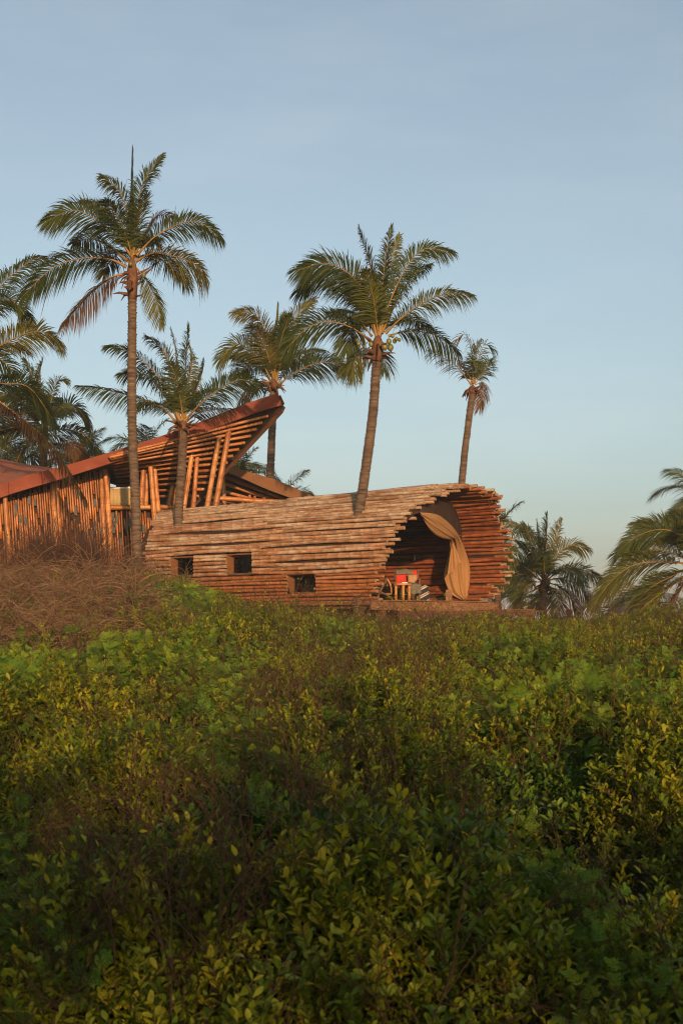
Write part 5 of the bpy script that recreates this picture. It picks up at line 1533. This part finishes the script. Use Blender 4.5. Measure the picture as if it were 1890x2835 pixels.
# dry upright stems against the wall
n = 780
pxs = rs.uniform(-60, 420, n); Yd = rs.uniform(36, 42.5, n); xd = (pxs - 945) / FPX * Yd
wgt = np.exp(-((pxs - 190) / 150) ** 2)
k = rs.random(n) < 0.25 + 0.75 * wgt
xd, Yd, wgt = xd[k], Yd[k], wgt[k]
zd = canopy(xd, Yd) + lumps(xd, Yd) - 0.45
t, a = euler(len(xd), 0.12, 0.12)
scatter('dry_thicket', np.stack([xd, Yd, zd], -1), t, a, rs.uniform(0.7, 1.5, len(xd)) * (0.7 + 0.6 * wgt), UPR, 'thicket of upright dry brown stems in front of the cane wall', 5)
# stray twigs standing above the leaves
n = 680
xs2, ys2 = sample(n, 5.0, 40.0, 0.45); k = ys2 < limit_y(xs2) - 0.3; xs2, ys2 = xs2[k], ys2[k]
zs2 = canopy(xs2, ys2) + lumps(xs2, ys2) - 0.38 - 0.15 * sstep(16, 32, ys2)
t, a = euler(len(xs2), 0.35, 0.25)
scatter('stray_stems', np.stack([xs2, ys2, zs2], -1), t, a, rs.uniform(0.7, 1.3, len(xs2)), TWG, 'thin bare stems sticking up out of the scrub', 6)

# unseen thicket added behind the viewpoint so its shade darkens the nearest scrub
n = 5200
xt = rs.uniform(-14, 18, n); yt = rs.uniform(-19, -15, n)
topz = EYE + 2.35 + 1.3 * (vnoise(xt, yt * 0 + 3, 1.7, 31) - 0.5) + 1.0 * (vnoise(xt, yt * 0 + 9, 0.6, 32) - 0.5)
zt2 = topz - rs.random(n) ** 1.5 * (topz - EYE + 2.4)
t, a = euler(n, 0.5, 0.4)
scatter('thicket', np.stack([xt, yt, zt2], -1), t, a, rs.uniform(1.6, 2.8, n), SPR, 'unseen leafy thicket added behind the viewpoint to shade the near scrub', 7)

# ------------------------------------------------------------------ single shrubs that stand out
def shrub(label, px_, py_, Y, R, H, ns, seed, kind='leaf', name='shrub'):
    r = np.random.default_rng(seed); c = at(px_, py_, Y); gz = c.z - H
    root = empty(name, (c.x, c.y, gz), label, 'shrub', 'leafy shrubs that stand out of the scrub')
    src = {'leaf': [leafy_sprig(900 + seed * 10 + k, 0.26, 13) for k in range(3)], 'fern': [fern_sprig(900 + seed * 10 + k, 4) for k in range(3)]}[kind]
    data = [(np.concatenate(s.v), s.f, s.m) for s in src]
    V = []; F = []; Mi = []; o = 0
    for k in range(ns):
        th, ph = math.acos(r.uniform(-0.15, 1)), r.uniform(0, 6.28); rad = r.uniform(0.6, 1.0) * (1 + 0.18 * math.sin(ph * 3 + seed) + 0.12 * math.sin(th * 5 + ph))
        d = np.array([math.sin(th) * math.cos(ph), math.sin(th) * math.sin(ph), math.cos(th)])
        p = np.array([c.x, c.y, c.z - H * 0.55]) + d * np.array([R, R, H * 0.55]) * rad
        ax = d * 0.7 + np.array([0, 0, 0.75]) + r.normal(0, 0.25, 3); ax /= np.linalg.norm(ax)
        q = Vector(ax).to_track_quat('Z', 'Y') @ Matrix.Rotation(r.uniform(0, 6.28), 3, 'Z').to_quaternion()
        Rm = np.array(q.to_matrix()); v, f, mi = data[k % 3]
        V.append(v @ Rm.T * r.uniform(0.7, 1.1) + p - ax * 0.12); F += [tuple(i + o for i in ff) for ff in f]; Mi += mi; o += len(v)
    mb = MB(); mb.v = [np.concatenate(V)]; mb.f = F; mb.m = Mi; mb.s = [True] * len(F); mb.n = o
    mb.build('foliage', [M['leaf'] if kind == 'leaf' else M['fern'], M['twig']], root)
    for k in range(6):
        a = k * 1.05; s = np.array([c.x, c.y, gz - 0.3]); e = np.array([c.x + R * 0.6 * math.cos(a), c.y + R * 0.6 * math.sin(a), c.z - H * 0.25])
        sb = MB(); sb.tube([s, (s + e) / 2 + r.normal(0, 0.05, 3), e], [0.014, 0.01, 0.004], 5); sb.build('stem', M['twig'], root)
shrub('rounded leafy shrub below the left cabin window', 497, 1608, 38.6, 0.50, 0.6, 240, 1)
shrub('leafy shrub below the middle cabin window', 610, 1645, 38.0, 0.6, 0.7, 260, 2)
shrub('dense green shrub rising at the right edge before the thatched roof', 1850, 1678, 37.0, 1.1, 1.0, 620, 3)

# ------------------------------------------------------------------ the air: thin sea haze over the whole place
def haze():
    m = bpy.data.materials.new('sea_haze'); m.use_nodes = True; t = m.node_tree; t.nodes.clear()
    o = t.nodes.new('ShaderNodeOutputMaterial'); v = t.nodes.new('ShaderNodeVolumePrincipled')
    v.inputs['Color'].default_value = (0.92, 0.93, 0.97, 1); v.inputs['Density'].default_value = 0.0005; v.inputs['Anisotropy'].default_value = 0.0
    t.links.new(v.outputs[0], o.inputs['Volume'])
    mb = MB(); mb.box((-3050, -60, -6.0), (3050, 5300, 48.0)); h = mb.build('haze', m)
    tag(h, 'thin sea haze over the whole scene', None, kind='stuff')
haze()
